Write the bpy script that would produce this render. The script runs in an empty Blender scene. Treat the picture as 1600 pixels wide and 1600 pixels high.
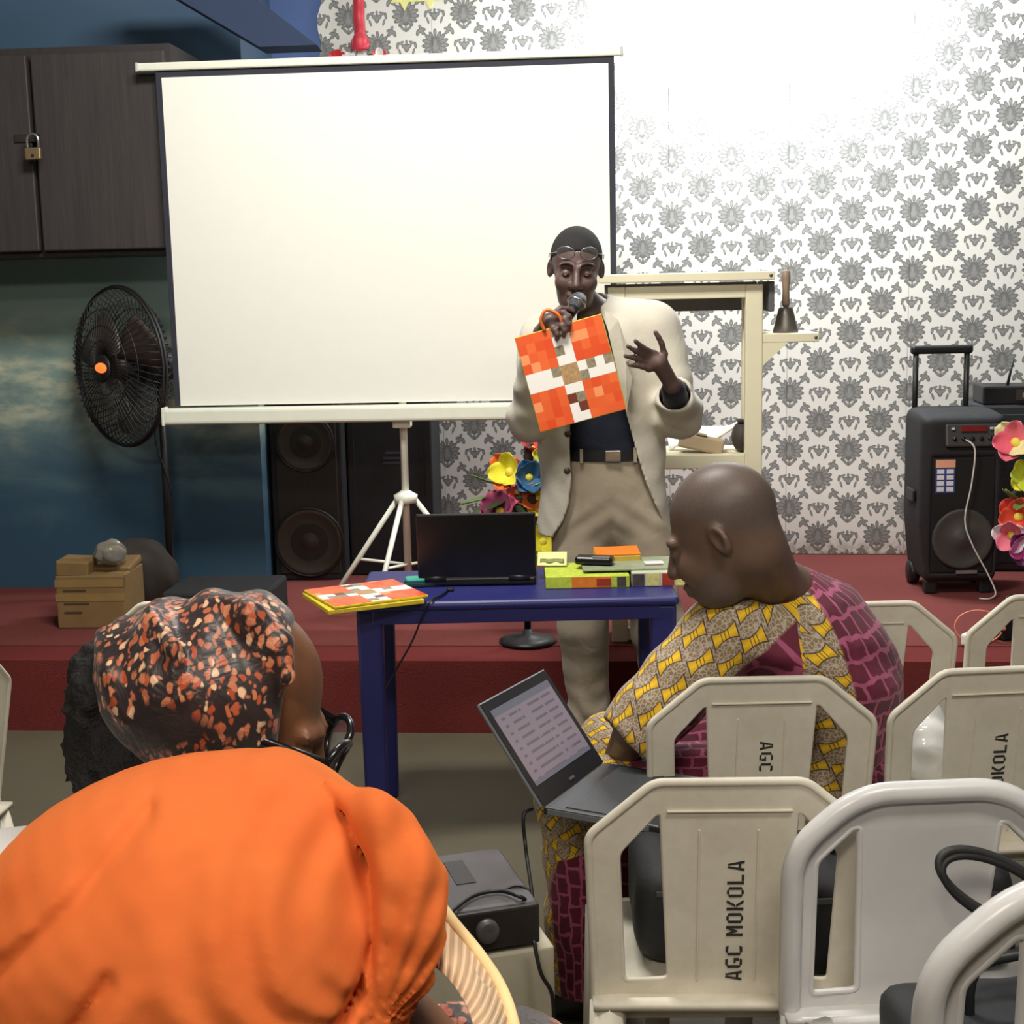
import bpy, bmesh, math, random
import numpy as np
from mathutils import Vector, Matrix, Euler

random.seed(7)
rng = np.random.default_rng(7)
SC = bpy.context.scene
COL = SC.collection
PI = math.pi
R = math.radians

# ------------------------------------------------------------------ camera
F, CAM_H = 2200.0, 1.54
PITCH, ROLL = math.atan(350 / 2200), R(1.26)
cam_data = bpy.data.cameras.new('camera')
cam_data.sensor_width = 36.0
cam_data.lens = 36.0 * F / 1600.0
cam_data.clip_start = 0.05
cam = bpy.data.objects.new('camera', cam_data)
COL.objects.link(cam)
CAM_M = Matrix.Translation((0, 0, CAM_H)) @ Matrix.Rotation(PI / 2 - PITCH, 4, 'X') @ Matrix.Rotation(-ROLL, 4, 'Z')
cam.matrix_world = CAM_M
SC.camera = cam

# ------------------------------------------------------------------ view, world
SC.view_settings.view_transform = 'Standard'
SC.view_settings.look = 'None'
SC.view_settings.exposure = 0.0
SC.view_settings.gamma = 1.0
SC.view_settings.use_curve_mapping = False
SC.cycles.max_bounces = 7
SC.cycles.diffuse_bounces = 3
SC.cycles.glossy_bounces = 3
SC.cycles.transmission_bounces = 5
SC.cycles.caustics_reflective = False
SC.cycles.caustics_refractive = False
world = bpy.data.worlds.new('world')
SC.world = world
world.use_nodes = True
world.node_tree.nodes['Background'].inputs[0].default_value = (0.8, 0.85, 1.0, 1)
world.node_tree.nodes['Background'].inputs[1].default_value = 0.12

# ------------------------------------------------------------------ lamps, and unseen fill lights added for the audience
def area_light(name, loc, rot, size, size_y, power, color):
    d = bpy.data.lights.new(name, 'AREA')
    d.shape = 'RECTANGLE'
    d.size, d.size_y, d.energy, d.color = size, size_y, power, color
    o = bpy.data.objects.new(name, d)
    o.location = loc
    o.rotation_euler = rot
    COL.objects.link(o)
    return o

TUBE_LAMP = (1.12, 6.12, 3.02)          # the tube fixed to the wallpapered wall, just above the picture
LIGHTS = [
    # name, location, rotation, sx, sy, watts, colour
    ('tube_light', TUBE_LAMP, (R(20), 0, R(-7.5)), 1.1, 0.10, 96, (0.93, 0.97, 1.0)),
    ('stage_light', (-0.35, 3.3, 3.5), (R(28), 0, 0), 1.2, 0.5, 104, (1.0, 0.97, 0.90)),
    ('hall_fill', (0.9, 0.6, 3.5), (0, 0, 0), 1.2, 0.4, 60, (1.0, 0.95, 0.86)),  # unseen fill added above the chairs, no fixture
    ('aisle_fill', (-0.9, -1.3, 3.3), (R(25), 0, 0), 1.2, 0.4, 72, (1.0, 0.90, 0.76)),  # unseen warm fill added behind the camera, no fixture
]
for a in LIGHTS:
    area_light(*a)

# ------------------------------------------------------------------ picture geometry -> places in the room
_R3 = CAM_M.to_3x3()
def ray(px, py):
    return _R3 @ Vector(((px - 800) / F, (800 - py) / F, -1))
_C = Vector((0, 0, CAM_H))
def PY(px, py, Y):
    d = ray(px, py)
    return _C + d * (Y / d.y)
def PZ(px, py, z):
    d = ray(px, py)
    return _C + d * ((z - CAM_H) / d.z)

# ------------------------------------------------------------------ colours and materials
def C(r, g, b):
    f = lambda v: (v / 255 / 12.92) if v / 255 <= 0.04045 else ((v / 255 + 0.055) / 1.055) ** 2.4
    return (f(r), f(g), f(b), 1.0)

def new_mat(name):
    m = bpy.data.materials.new(name)
    m.use_nodes = True
    nt = m.node_tree
    return m, nt, nt.nodes['Principled BSDF']

class X:
    """a float socket with arithmetic; each operation adds a Math node"""
    def __init__(s, nt, v): s.nt, s.v = nt, v
    def _n(s, op, *a, clamp=False):
        n = s.nt.nodes.new('ShaderNodeMath'); n.operation = op; n.use_clamp = clamp
        for i, q in enumerate(a):
            q = q.v if isinstance(q, X) else q
            if isinstance(q, (int, float)): n.inputs[i].default_value = q
            else: s.nt.links.new(q, n.inputs[i])
        return X(s.nt, n.outputs[0])
    def __add__(s, o): return s._n('ADD', s, o)
    __radd__ = __add__
    def __sub__(s, o): return s._n('SUBTRACT', s, o)
    def __rsub__(s, o): return s._n('SUBTRACT', o, s)
    def __mul__(s, o): return s._n('MULTIPLY', s, o)
    __rmul__ = __mul__
    def __truediv__(s, o): return s._n('DIVIDE', s, o)
    def abs(s): return s._n('ABSOLUTE', s)
    def floor(s): return s._n('FLOOR', s)
    def fract(s): return s._n('FRACT', s)
    def sin(s): return s._n('SINE', s)
    def sqrt(s): return s._n('SQRT', s)
    def sign(s): return s._n('SIGN', s)
    def min(s, o): return s._n('MINIMUM', s, o)
    def max(s, o): return s._n('MAXIMUM', s, o)
    def lt(s, o): return s._n('LESS_THAN', s, o)
    def gt(s, o): return s._n('GREATER_THAN', s, o)
    def clamp(s): return s._n('ADD', s, 0.0, clamp=True)
    def step(s, e, w):      # soft step from 0 to 1 around e
        n = s.nt.nodes.new('ShaderNodeMapRange'); n.interpolation_type = 'SMOOTHSTEP'
        s.nt.links.new(s.v, n.inputs[0])
        n.inputs[1].default_value = e - w; n.inputs[2].default_value = e + w
        return X(s.nt, n.outputs[0])

def xyz(nt, coord='Object'):
    tc = nt.nodes.new('ShaderNodeTexCoord')
    sp = nt.nodes.new('ShaderNodeSeparateXYZ')
    nt.links.new(tc.outputs[coord], sp.inputs[0])
    return X(nt, sp.outputs[0]), X(nt, sp.outputs[1]), X(nt, sp.outputs[2]), tc.outputs[coord]

def attr(nt, name):
    a = nt.nodes.new('ShaderNodeAttribute'); a.attribute_name = name
    return X(nt, a.outputs['Fac'])

def vec(nt, x, y, z=0.0):
    c = nt.nodes.new('ShaderNodeCombineXYZ')
    for i, q in enumerate((x, y, z)):
        if isinstance(q, X): nt.links.new(q.v, c.inputs[i])
        else: c.inputs[i].default_value = q
    return c.outputs[0]

def mix(nt, f, a, b):
    n = nt.nodes.new('ShaderNodeMix'); n.data_type = 'RGBA'
    for i, q in ((0, f), (6, a), (7, b)):
        q = q.v if isinstance(q, X) else q
        if isinstance(q, bpy.types.NodeSocket): nt.links.new(q, n.inputs[i])
        else: n.inputs[i].default_value = q
    return n.outputs[2]

def noise_tex(nt, v, scale, detail=3.0, rough=0.55, dist=0.0):
    n = nt.nodes.new('ShaderNodeTexNoise')
    if v is not None: nt.links.new(v, n.inputs['Vector'])
    n.inputs['Scale'].default_value = scale; n.inputs['Detail'].default_value = detail
    n.inputs['Roughness'].default_value = rough; n.inputs['Distortion'].default_value = dist
    return n

def bump(nt, b, height, strength, dist=0.01):
    n = nt.nodes.new('ShaderNodeBump')
    n.inputs['Strength'].default_value = strength; n.inputs['Distance'].default_value = dist
    nt.links.new(height.v if isinstance(height, X) else height, n.inputs['Height'])
    nt.links.new(n.outputs[0], b.inputs['Normal'])

def scaled(c, k): return tuple(min(1.0, v * k) for v in c[:3]) + (1.0,)

_mats = {}
def pm(name, col, rough=0.6, metal=0.0, var=0.12, scale=14.0, bmp=0.0, bscale=120.0, spec=0.5, stretch=None, emit=0.0, alpha=None, sheen=0.0, coat=0.0):
    """plain painted / plastic / cloth material: colour with soft procedural mottling and fine relief"""
    if name in _mats: return _mats[name]
    m, nt, b = new_mat(name)
    b.inputs['Roughness'].default_value = rough
    b.inputs['Metallic'].default_value = metal
    b.inputs['Specular IOR Level'].default_value = spec
    if sheen: b.inputs['Sheen Weight'].default_value = sheen
    if coat: b.inputs['Coat Weight'].default_value = coat
    x, y, z, v = xyz(nt)
    if stretch:
        mp = nt.nodes.new('ShaderNodeMapping'); nt.links.new(v, mp.inputs[0])
        mp.inputs['Scale'].default_value = stretch
        v = mp.outputs[0]
    n = noise_tex(nt, v, scale)
    nt.links.new(mix(nt, n.outputs[0], scaled(col, 1 - var * 2), scaled(col, 1 + var * 2)), b.inputs['Base Color'])
    if bmp:
        n2 = noise_tex(nt, v, bscale)
        bump(nt, b, n2.outputs[0], bmp, 0.004)
    if emit:
        b.inputs['Emission Color'].default_value = col
        b.inputs['Emission Strength'].default_value = emit
    if alpha is not None: b.inputs['Alpha'].default_value = alpha
    _mats[name] = m
    return m

# ------------------------------------------------------------------ objects, parts, labels
def mesh_np(name, V, Fc, smooth=True):
    me = bpy.data.meshes.new(name)
    V = np.asarray(V, np.float32); Fc = np.asarray(Fc, np.int32)
    me.vertices.add(len(V)); me.vertices.foreach_set('co', V.ravel())
    k = Fc.shape[1]
    me.loops.add(Fc.size); me.loops.foreach_set('vertex_index', Fc.ravel())
    me.polygons.add(len(Fc))
    me.polygons.foreach_set('loop_start', np.arange(0, Fc.size, k, dtype=np.int32))
    me.polygons.foreach_set('loop_total', np.full(len(Fc), k, np.int32))
    me.polygons.foreach_set('use_smooth', np.full(len(Fc), smooth, bool))
    me.update(calc_edges=True); me.validate()
    return me

def set_attr(me, name, arr):
    a = me.attributes.new(name, 'FLOAT', 'POINT')
    a.data.foreach_set('value', np.asarray(arr, np.float32))

def tag(o, label, cat, group=None, kind=None):
    o['label'] = label
    if cat: o['category'] = cat
    if group: o['group'] = group
    if kind: o['kind'] = kind
    return o

_W = {}                          # world matrix of each thing built so far
def thing(name, label, cat, loc=(0, 0, 0), rotz=0.0, group=None, rot=None):
    o = bpy.data.objects.new(name, None)
    o.empty_display_size = 0.05
    COL.objects.link(o)
    o.location = loc
    o.rotation_euler = rot if rot else (0, 0, rotz)
    _W[o] = Matrix.Translation(loc) @ Euler(rot if rot else (0, 0, rotz)).to_matrix().to_4x4()
    tag(o, label, cat, group)
    return o

def obj(name, me, m, parent=None, world=False, label=None):
    """link one mesh as one object; world=True: its points are in room coordinates"""
    o = bpy.data.objects.new(name, me)
    COL.objects.link(o)
    if m is not None: me.materials.append(m)
    if parent is not None:
        o.parent = parent
        W = _W.get(parent, Matrix())
        _W[o] = W
        if world: me.transform(W.inverted())
    else:
        _W[o] = Matrix()
    if label: o['label'] = label
    return o

def copy_tree(o, parent=None):
    c = o.copy(); COL.objects.link(c)
    if parent is not None: c.parent = parent
    for ch in o.children: copy_tree(ch, c)
    return c

class MB:
    """collects simple shapes; build() links them as ONE mesh object"""
    def __init__(s): s.bm = bmesh.new()
    def _add(s, verts, faces, smooth=False, M=None):
        vs = [s.bm.verts.new(M @ Vector(v) if M else v) for v in verts]
        for f in faces:
            try:
                q = s.bm.faces.new([vs[i] for i in f]); q.smooth = smooth
            except ValueError: pass
        return vs
    def box(s, c, size, rot=None, bev=0.0, seg=2, M=None, taper=1.0):
        b = bmesh.new()
        bmesh.ops.create_cube(b, size=1.0)
        for v in b.verts:
            k = taper if v.co.z < 0 else 1.0
            v.co = Vector((v.co.x * size[0] * k, v.co.y * size[1] * k, v.co.z * size[2]))
        if bev > 0:
            bmesh.ops.bevel(b, geom=b.edges[:], offset=min(bev, min(size) * 0.45), segments=seg, profile=0.5, affect='EDGES')
        T = Matrix.Translation(c)
        if rot is not None: T = T @ Euler(rot).to_matrix().to_4x4()
        if M is not None: T = M @ T
        b.verts.index_update()
        s._add([T @ v.co for v in b.verts], [[v.index for v in f.verts] for f in b.faces])
        b.free()
        return s
    def prism(s, pts, d, M=None, smooth=False):
        """polygon in x,z extruded along y from 0 to d"""
        n = len(pts)
        vs = [(p[0], 0, p[1]) for p in pts] + [(p[0], d, p[1]) for p in pts]
        fs = [list(range(n)), list(range(2 * n - 1, n - 1, -1))] + [[(i + 1) % n, i, n + i, n + (i + 1) % n] for i in range(n)]
        s._add(vs, fs, smooth, M)
        return s
    def tube(s, pts, r, seg=10, closed=False, M=None, cap=True):
        pts = [Vector(p) for p in pts]; n = len(pts)
        rs = r if isinstance(r, (list, tuple)) else [r] * n
        rings = []; up = None
        for i, p in enumerate(pts):
            if closed: t = pts[(i + 1) % n] - pts[i - 1]
            else: t = pts[min(i + 1, n - 1)] - pts[max(i - 1, 0)]
            if t.length < 1e-9: t = Vector((0, 0, 1))
            t.normalize()
            if up is None:
                up = t.orthogonal().normalized()
            up = (up - t * up.dot(t))
            up = up.normalized() if up.length > 1e-6 else t.orthogonal().normalized()
            w = t.cross(up)
            rings.append([p + (up * math.cos(2 * PI * k / seg) + w * math.sin(2 * PI * k / seg)) * rs[i] for k in range(seg)])
        vs = [q for ring in rings for q in ring]; fs = []
        for i in range(n if closed else n - 1):
            a, b = i * seg, ((i + 1) % n) * seg
            for k in range(seg):
                fs.append([a + k, a + (k + 1) % seg, b + (k + 1) % seg, b + k])
        if cap and not closed:
            fs.append(list(range(seg - 1, -1, -1))); fs.append([(n - 1) * seg + k for k in range(seg)])
        s._add(vs, fs, True, M)
        return s
    def lathe(s, prof, seg=28, M=None, close=True):
        """profile (r, z) turned about z"""
        vs, fs = [], []
        for r, z in prof:
            for k in range(seg):
                a = 2 * PI * k / seg
                vs.append((r * math.cos(a), r * math.sin(a), z))
        for i in range(len(prof) - 1):
            for k in range(seg):
                fs.append([i * seg + k, i * seg + (k + 1) % seg, (i + 1) * seg + (k + 1) % seg, (i + 1) * seg + k])
        if close:
            fs.append(list(range(seg - 1, -1, -1))); fs.append([(len(prof) - 1) * seg + k for k in range(seg)])
        s._add(vs, fs, True, M)
        return s
    def grid(s, fn, nu, nv, M=None, thick=0.0):
        """surface fn(u, v) -> point; thick makes it a sheet with two sides"""
        P = [[Vector(fn(i / nu, j / nv)) for j in range(nv + 1)] for i in range(nu + 1)]
        vs = [P[i][j] for i in range(nu + 1) for j in range(nv + 1)]
        id_ = lambda i, j: i * (nv + 1) + j
        fs = [[id_(i, j), id_(i + 1, j), id_(i + 1, j + 1), id_(i, j + 1)] for i in range(nu) for j in range(nv)]
        if thick:
            N = len(vs); ns = []
            for i in range(nu + 1):
                for j in range(nv + 1):
                    a = P[min(i + 1, nu)][j] - P[max(i - 1, 0)][j]; b = P[i][min(j + 1, nv)] - P[i][max(j - 1, 0)]
                    n_ = a.cross(b); n_ = n_.normalized() if n_.length > 1e-9 else Vector((0, 0, 1))
                    ns.append(n_)
            vs2 = [v - n_ * thick for v, n_ in zip(vs, ns)]
            fs2 = [[k + N for k in reversed(f)] for f in fs]
            border = [id_(i, 0) for i in range(nu + 1)] + [id_(nu, j) for j in range(1, nv + 1)] + [id_(i, nv) for i in range(nu - 1, -1, -1)] + [id_(0, j) for j in range(nv - 1, 0, -1)]
            fs3 = [[border[(k + 1) % len(border)], border[k], border[k] + N, border[(k + 1) % len(border)] + N] for k in range(len(border))]
            s._add(vs + vs2, fs + fs2 + fs3, True, M)
        else:
            s._add(vs, fs, True, M)
        return s
    def ball(s, c, r, M=None, seg=14, rings=9):
        r = r if isinstance(r, (tuple, list)) else (r, r, r)
        vs = [(c[0], c[1], c[2] + r[2])]; fs = []
        for i in range(1, rings):
            t = PI * i / rings
            for k in range(seg):
                a = 2 * PI * k / seg
                vs.append((c[0] + r[0] * math.sin(t) * math.cos(a), c[1] + r[1] * math.sin(t) * math.sin(a), c[2] + r[2] * math.cos(t)))
        vs.append((c[0], c[1], c[2] - r[2])); L = len(vs) - 1
        for k in range(seg):
            fs.append([0, 1 + k, 1 + (k + 1) % seg])
            fs.append([L, 1 + (rings - 2) * seg + (k + 1) % seg, 1 + (rings - 2) * seg + k])
        for i in range(rings - 2):
            for k in range(seg):
                a, b = 1 + i * seg, 1 + (i + 1) * seg
                fs.append([a + k, b + k, b + (k + 1) % seg, a + (k + 1) % seg])
        s._add(vs, fs, True, M)
        return s
    def flat(s):
        for f in s.bm.faces: f.smooth = False
        return s
    def mesh(s, name):
        bmesh.ops.recalc_face_normals(s.bm, faces=s.bm.faces[:])
        me = bpy.data.meshes.new(name); s.bm.to_mesh(me); s.bm.free()
        return me
    def build(s, name, m, parent=None, world=False, label=None):
        return obj(name, s.mesh(name), m, parent, world, label)

def bez(pts, n=24):
    """smooth curve through points (Catmull-Rom)"""
    P = [Vector(p) for p in pts]; out = []
    m = len(P) - 1
    per = max(2, n // m)
    for i in range(m):
        a, b, c, d = P[max(i - 1, 0)], P[i], P[i + 1], P[min(i + 2, m)]
        for k in range(per):
            t = k / per
            out.append(0.5 * ((2 * b) + (c - a) * t + (2 * a - 5 * b + 4 * c - d) * t * t + (3 * b - a - 3 * c + d) * t ** 3))
    out.append(P[-1])
    return out

# ------------------------------------------------------------------ soft bodies: distance fields turned into one surface
def A3(*p): return np.array(p, float)
def sd_caps(P, a, b, ra, rb):
    a, b = np.asarray(a, float), np.asarray(b, float)
    ab = b - a
    t = np.clip(((P - a) @ ab) / max(ab @ ab, 1e-12), 0, 1)
    return np.linalg.norm(P - a - t[:, None] * ab, axis=1) - (ra + t * (rb - ra))
def rotm(rx=0, ry=0, rz=0): return np.array(Euler((R(rx), R(ry), R(rz))).to_matrix())
def sd_ell(P, c, r, M=None):
    q = P - np.asarray(c, float)
    if M is not None: q = q @ M
    r = np.asarray(r, float)
    k0 = np.linalg.norm(q / r, axis=1); k1 = np.linalg.norm(q / (r * r), axis=1)
    return k0 * (k0 - 1) / np.maximum(k1, 1e-9)
def sd_box(P, c, h, rad=0.0, M=None):
    q = P - np.asarray(c, float)
    if M is not None: q = q @ M
    d = np.abs(q) - (np.asarray(h, float) - rad)
    return np.linalg.norm(np.maximum(d, 0), axis=1) + np.minimum(d.max(1), 0) - rad
def smin(a, b, k):
    h = np.clip(0.5 + 0.5 * (b - a) / k, 0, 1)
    return b * (1 - h) + a * h - k * h * (1 - h)
def smax(a, b, k): return -smin(-a, -b, k)
def limb(P, pts, rad, k=0.02):
    d = sd_caps(P, pts[0], pts[1], rad[0], rad[1])
    for i in range(1, len(pts) - 1):
        d = smin(d, sd_caps(P, pts[i], pts[i + 1], rad[i], rad[i + 1]), k)
    return d
def vnoise(P, s, seed=0):
    """cheap smooth noise from a few sines, about -1..1"""
    r = np.random.default_rng(seed); v = np.zeros(len(P))
    for i in range(5):
        w = r.normal(size=3) * s * (1 + 0.5 * i)
        v += np.sin(P @ w + r.uniform(0, 6.28)) / (1 + 0.5 * i)
    return v / 2.3

def near(P, d, c, rad, fn, k):
    """blend fn into d, worked out only close to c"""
    m = ((P - c) ** 2).sum(1) < rad * rad
    if m.any():
        d = d.copy(); d[m] = smin(d[m], fn(P[m]), k)
    return d
def surf(fn, lo, hi, h, B=8, margin=1.35):
    lo = np.asarray(lo, float); hi = np.asarray(hi, float)
    nb = np.maximum(1, np.ceil((hi - lo) / (h * B))).astype(int); n = nb * B
    gi = np.stack(np.meshgrid(*[np.arange(k) for k in nb], indexing='ij'), -1).reshape(-1, 3)
    dc = fn(lo + (gi + 0.5) * B * h)
    V = np.where(dc < 0, -1.0, 1.0).astype(np.float32).reshape(nb)
    for ax in range(3): V = np.repeat(V, B, axis=ax)
    V = np.pad(V, ((0, 1),) * 3, mode='edge')
    act = gi[np.abs(dc) < B * h * 0.87 * margin]
    loc = np.stack(np.meshgrid(*[np.arange(B + 1)] * 3, indexing='ij'), -1).reshape(-1, 3)
    for s in range(0, len(act), 400):
        idx = (act[s:s + 400, None, :] * B + loc[None]).reshape(-1, 3)
        V[idx[:, 0], idx[:, 1], idx[:, 2]] = fn(lo + idx * h)
    S = V < 0
    cnt = np.zeros(n, np.int8)
    offs = [(i, j, k) for i in (0, 1) for j in (0, 1) for k in (0, 1)]
    for i, j, k in offs: cnt += S[i:n[0] + i, j:n[1] + j, k:n[2] + k]
    cells = np.argwhere((cnt > 0) & (cnt < 8))
    ids = np.full(n, -1, np.int32); ids[tuple(cells.T)] = np.arange(len(cells))
    cv = np.stack([V[cells[:, 0] + i, cells[:, 1] + j, cells[:, 2] + k] for i, j, k in offs], 1).astype(float)
    oa = np.array(offs, float); acc = np.zeros((len(cells), 3)); w = np.zeros(len(cells))
    for a in range(8):
        for b in range(a + 1, 8):
            if np.abs(oa[a] - oa[b]).sum() != 1: continue
            m = (cv[:, a] < 0) != (cv[:, b] < 0)
            t = cv[m, a] / (cv[m, a] - cv[m, b])
            acc[m] += oa[a] + t[:, None] * (oa[b] - oa[a]); w[m] += 1
    Vt = lo + (cells + acc / w[:, None]) * h
    Fs = []
    for ax in range(3):
        sl0 = [slice(None)] * 3; sl1 = [slice(None)] * 3
        sl0[ax] = slice(0, -1); sl1[ax] = slice(1, None)
        a, b = S[tuple(sl0)], S[tuple(sl1)]
        e = np.argwhere(a != b); u, v = (ax + 1) % 3, (ax + 2) % 3
        ok = (e[:, u] > 0) & (e[:, v] > 0) & (e[:, u] < n[u]) & (e[:, v] < n[v]) & (e[:, ax] < n[ax])
        e = e[ok]; fl = a[tuple(e.T)]
        du = np.zeros(3, int); du[u] = 1; dv = np.zeros(3, int); dv[v] = 1
        q = np.stack([ids[tuple((e - du - dv).T)], ids[tuple((e - dv).T)], ids[tuple(e.T)], ids[tuple((e - du).T)]], 1)
        q[~fl] = q[~fl][:, ::-1]
        Fs.append(q)
    return Vt, np.concatenate(Fs)

def soften(V, Fc, it=2, lam=0.5):
    e = np.concatenate([Fc[:, [0, 1]], Fc[:, [1, 2]], Fc[:, [2, 3]], Fc[:, [3, 0]]])
    for _ in range(it):
        acc = np.zeros_like(V); c = np.zeros(len(V))
        np.add.at(acc, e[:, 0], V[e[:, 1]]); np.add.at(c, e[:, 0], 1)
        np.add.at(acc, e[:, 1], V[e[:, 0]]); np.add.at(c, e[:, 1], 1)
        V = V + lam * (acc / np.maximum(c, 1)[:, None] - V)
    return V

def flesh(name, fn, lo, hi, h, m, parent, it=2, attrs=None, label=None):
    V, Fc = surf(fn, lo, hi, h)
    V = soften(V, Fc, it)
    me = mesh_np(name, V, Fc)
    if attrs:
        for k, f in attrs.items(): set_attr(me, k, f(V))
    return obj(name, me, m, parent, True, label)

# ================================================================== THE ROOM
STAGE_Z = 0.265
WT = math.tan(R(7.5)); WALL_Y0 = 6.73
def wall_y(x): return WALL_Y0 - WT * x
WALL_M = Matrix.Translation((0, WALL_Y0, 0)) @ Matrix.Rotation(R(-7.5), 4, 'Z')
WALL_MI = WALL_M.inverted()
def PW(px, py, off=0.0):
    """the point on the wallpapered wall (off metres in front of it) seen at a pixel, in wall coordinates"""
    o, d = WALL_MI @ _C, WALL_MI.to_3x3() @ ray(px, py)
    return o + d * ((-off - o.y) / d.y)

# ---- materials of the shell
def m_floor():
    m, nt, b = new_mat('worn_cement')
    x, y, z, v = xyz(nt)
    n = noise_tex(nt, v, 1.3, 6); n2 = noise_tex(nt, v, 22, 4)
    c = mix(nt, n.outputs[0], C(80, 71, 57), C(112, 107, 86))
    c = mix(nt, X(nt, n2.outputs[0]) * 0.35, c, C(78, 68, 58))
    nt.links.new(c, b.inputs['Base Color'])
    b.inputs['Roughness'].default_value = 0.62
    bump(nt, b, n2.outputs[0], 0.25, 0.004)
    return m
def m_carpet(name, col):
    m, nt, b = new_mat(name)
    x, y, z, v = xyz(nt)
    n = noise_tex(nt, v, 2.5, 5); n2 = noise_tex(nt, v, 260, 2)
    c = mix(nt, n.outputs[0], scaled(col, 0.78), scaled(col, 1.22))
    c = mix(nt, X(nt, n2.outputs[0]) * 0.5, c, scaled(col, 0.6))
    nt.links.new(c, b.inputs['Base Color'])
    b.inputs['Roughness'].default_value = 0.95
    b.inputs['Specular IOR Level'].default_value = 0.1
    bump(nt, b, n2.outputs[0], 0.6, 0.006)
    return m
def m_mural():
    m, nt, b = new_mat('mural_paint')
    x, y, z, v = xyz(nt)
    mp = nt.nodes.new('ShaderNodeMapping'); nt.links.new(v, mp.inputs[0]); mp.inputs['Scale'].default_value = (0.9, 1, 2.2)
    n = noise_tex(nt, mp.outputs[0], 1.9, 6, 0.6, 0.6); n2 = noise_tex(nt, mp.outputs[0], 6, 5)
    deep, teal, pale = C(44, 76, 98), C(136, 164, 158), C(236, 230, 190)
    f = (z + (X(nt, n.outputs[0]) - 0.5) * 0.7)
    c = mix(nt, f.step(0.98, 0.42), deep, teal)
    cl = X(nt, n2.outputs[0]).step(0.52, 0.16) * (1 - ((z - 1.20) / 0.36).abs().clamp()) * X(nt, n.outputs[0]).step(0.45, 0.15)
    c = mix(nt, cl * 0.85, c, pale)
    c = mix(nt, z.step(2.15, 0.25), c, C(66, 92, 116))
    c = mix(nt, z.step(2.72, 0.12) * X(nt, n.outputs[0]).step(0.4, 0.3) * 0.3, c, C(90, 120, 160))
    nt.links.new(c, b.inputs['Base Color'])
    b.inputs['Roughness'].default_value = 0.7
    return m
def m_wallpaper(p, x0, z0):
    m, nt, b = new_mat('damask_wallpaper')
    x, y, z, v = xyz(nt)
    X_, Z_ = (x - x0) / p, (z - z0) / p
    def fold(a, c):
        fa, fc = a - (a + 0.5).floor(), c - (c + 0.5).floor()
        t = (fa.abs() + fc.abs()).gt(0.5) * 0.5
        return (fa - fa.sign() * t), (fc - fc.sign() * t)
    def blobs(vv, L):
        d = None
        for cx, cz, rx, rz, a in L:
            mp = nt.nodes.new('ShaderNodeMapping'); mp.vector_type = 'TEXTURE'
            nt.links.new(vv, mp.inputs[0])
            mp.inputs['Location'].default_value = (cx, cz, 0); mp.inputs['Rotation'].default_value = (0, 0, R(a)); mp.inputs['Scale'].default_value = (rx, rz, 1)
            ln = nt.nodes.new('ShaderNodeVectorMath'); ln.operation = 'LENGTH'; nt.links.new(mp.outputs[0], ln.inputs[0])
            e = X(nt, ln.outputs['Value'])
            d = e if d is None else d.min(e)
        return d
    med = [(0, -0.01, 0.10, 0.16, 0), (0, 0.205, 0.03, 0.065, 0), (0.066, 0.16, 0.032, 0.068, -26), (0.108, 0.118, 0.085, 0.038, 42),
           (0.138, 0.058, 0.092, 0.040, 18), (0.148, -0.008, 0.088, 0.040, -3), (0.122, -0.068, 0.088, 0.040, -24), (0.075, -0.118, 0.075, 0.034, -48),
           (0.048, -0.212, 0.078, 0.024, 44), (0.0, -0.20, 0.016, 0.05, 0)]
    mot = [(0, -0.03, 0.046, 0.072, 0), (0.042, -0.004, 0.052, 0.036, 38), (0, 0.062, 0.022, 0.042, 0), (0.10, 0.055, 0.062, 0.022, -22),
           (0.155, 0.012, 0.025, 0.058, 8), (0.118, -0.095, 0.02, 0.06, -18), (0.08, 0.03, 0.042, 0.02, 50)]
    spr = [(0.0, 0.0, 0.078, 0.036, -20), (-0.035, -0.04, 0.062, 0.030, 35), (0.045, -0.036, 0.032, 0.060, 18), (0.005, 0.055, 0.026, 0.040, -30), (-0.065, 0.012, 0.03, 0.024, 10)]
    qx, qz = fold(X_, Z_)
    med += [(0.25 + a, 0.25 + c, r1, r2, g) for a, c, r1, r2, g in spr] + [(0.25 - a, -0.25 + c, r1, r2, -g) for a, c, r1, r2, g in spr]
    d1 = blobs(vec(nt, qx.abs(), qz), med)
    wx, wz = fold(X_ + 0.5, Z_)
    d2 = blobs(vec(nt, wx.abs(), wz), mot)
    d = d1.min(d2)
    edge = 1 - d.step(1.0, 0.09)
    inner = 1 - d.step(0.62, 0.25)
    spots = (1 - ((qx.abs() - 0.038).abs() / 0.012).max(((qz - 0.03) / 0.045).abs()).step(1.0, 0.2))
    n = noise_tex(nt, v, 0.8, 4); n3 = noise_tex(nt, v, 40, 3)
    paper = mix(nt, n.outputs[0], C(214, 210, 200), C(236, 234, 228))
    ink = mix(nt, inner * 0.62, C(104, 104, 102), C(164, 164, 160))
    ink = mix(nt, spots * 0.7, ink, C(96, 96, 94))
    ink = mix(nt, X(nt, n3.outputs[0]) * 0.35, ink, C(120, 119, 115))
    c = mix(nt, edge, paper, ink)
    grime = (1 - (z - STAGE_Z).step(0.05, 0.045)) * X(nt, n3.outputs[0]).step(0.45, 0.25)
    c = mix(nt, grime * 0.75, c, C(118, 104, 84))
    nt.links.new(c, b.inputs['Base Color'])
    b.inputs['Roughness'].default_value = 0.55
    bump(nt, b, edge, 0.12, 0.002)
    return m

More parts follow.
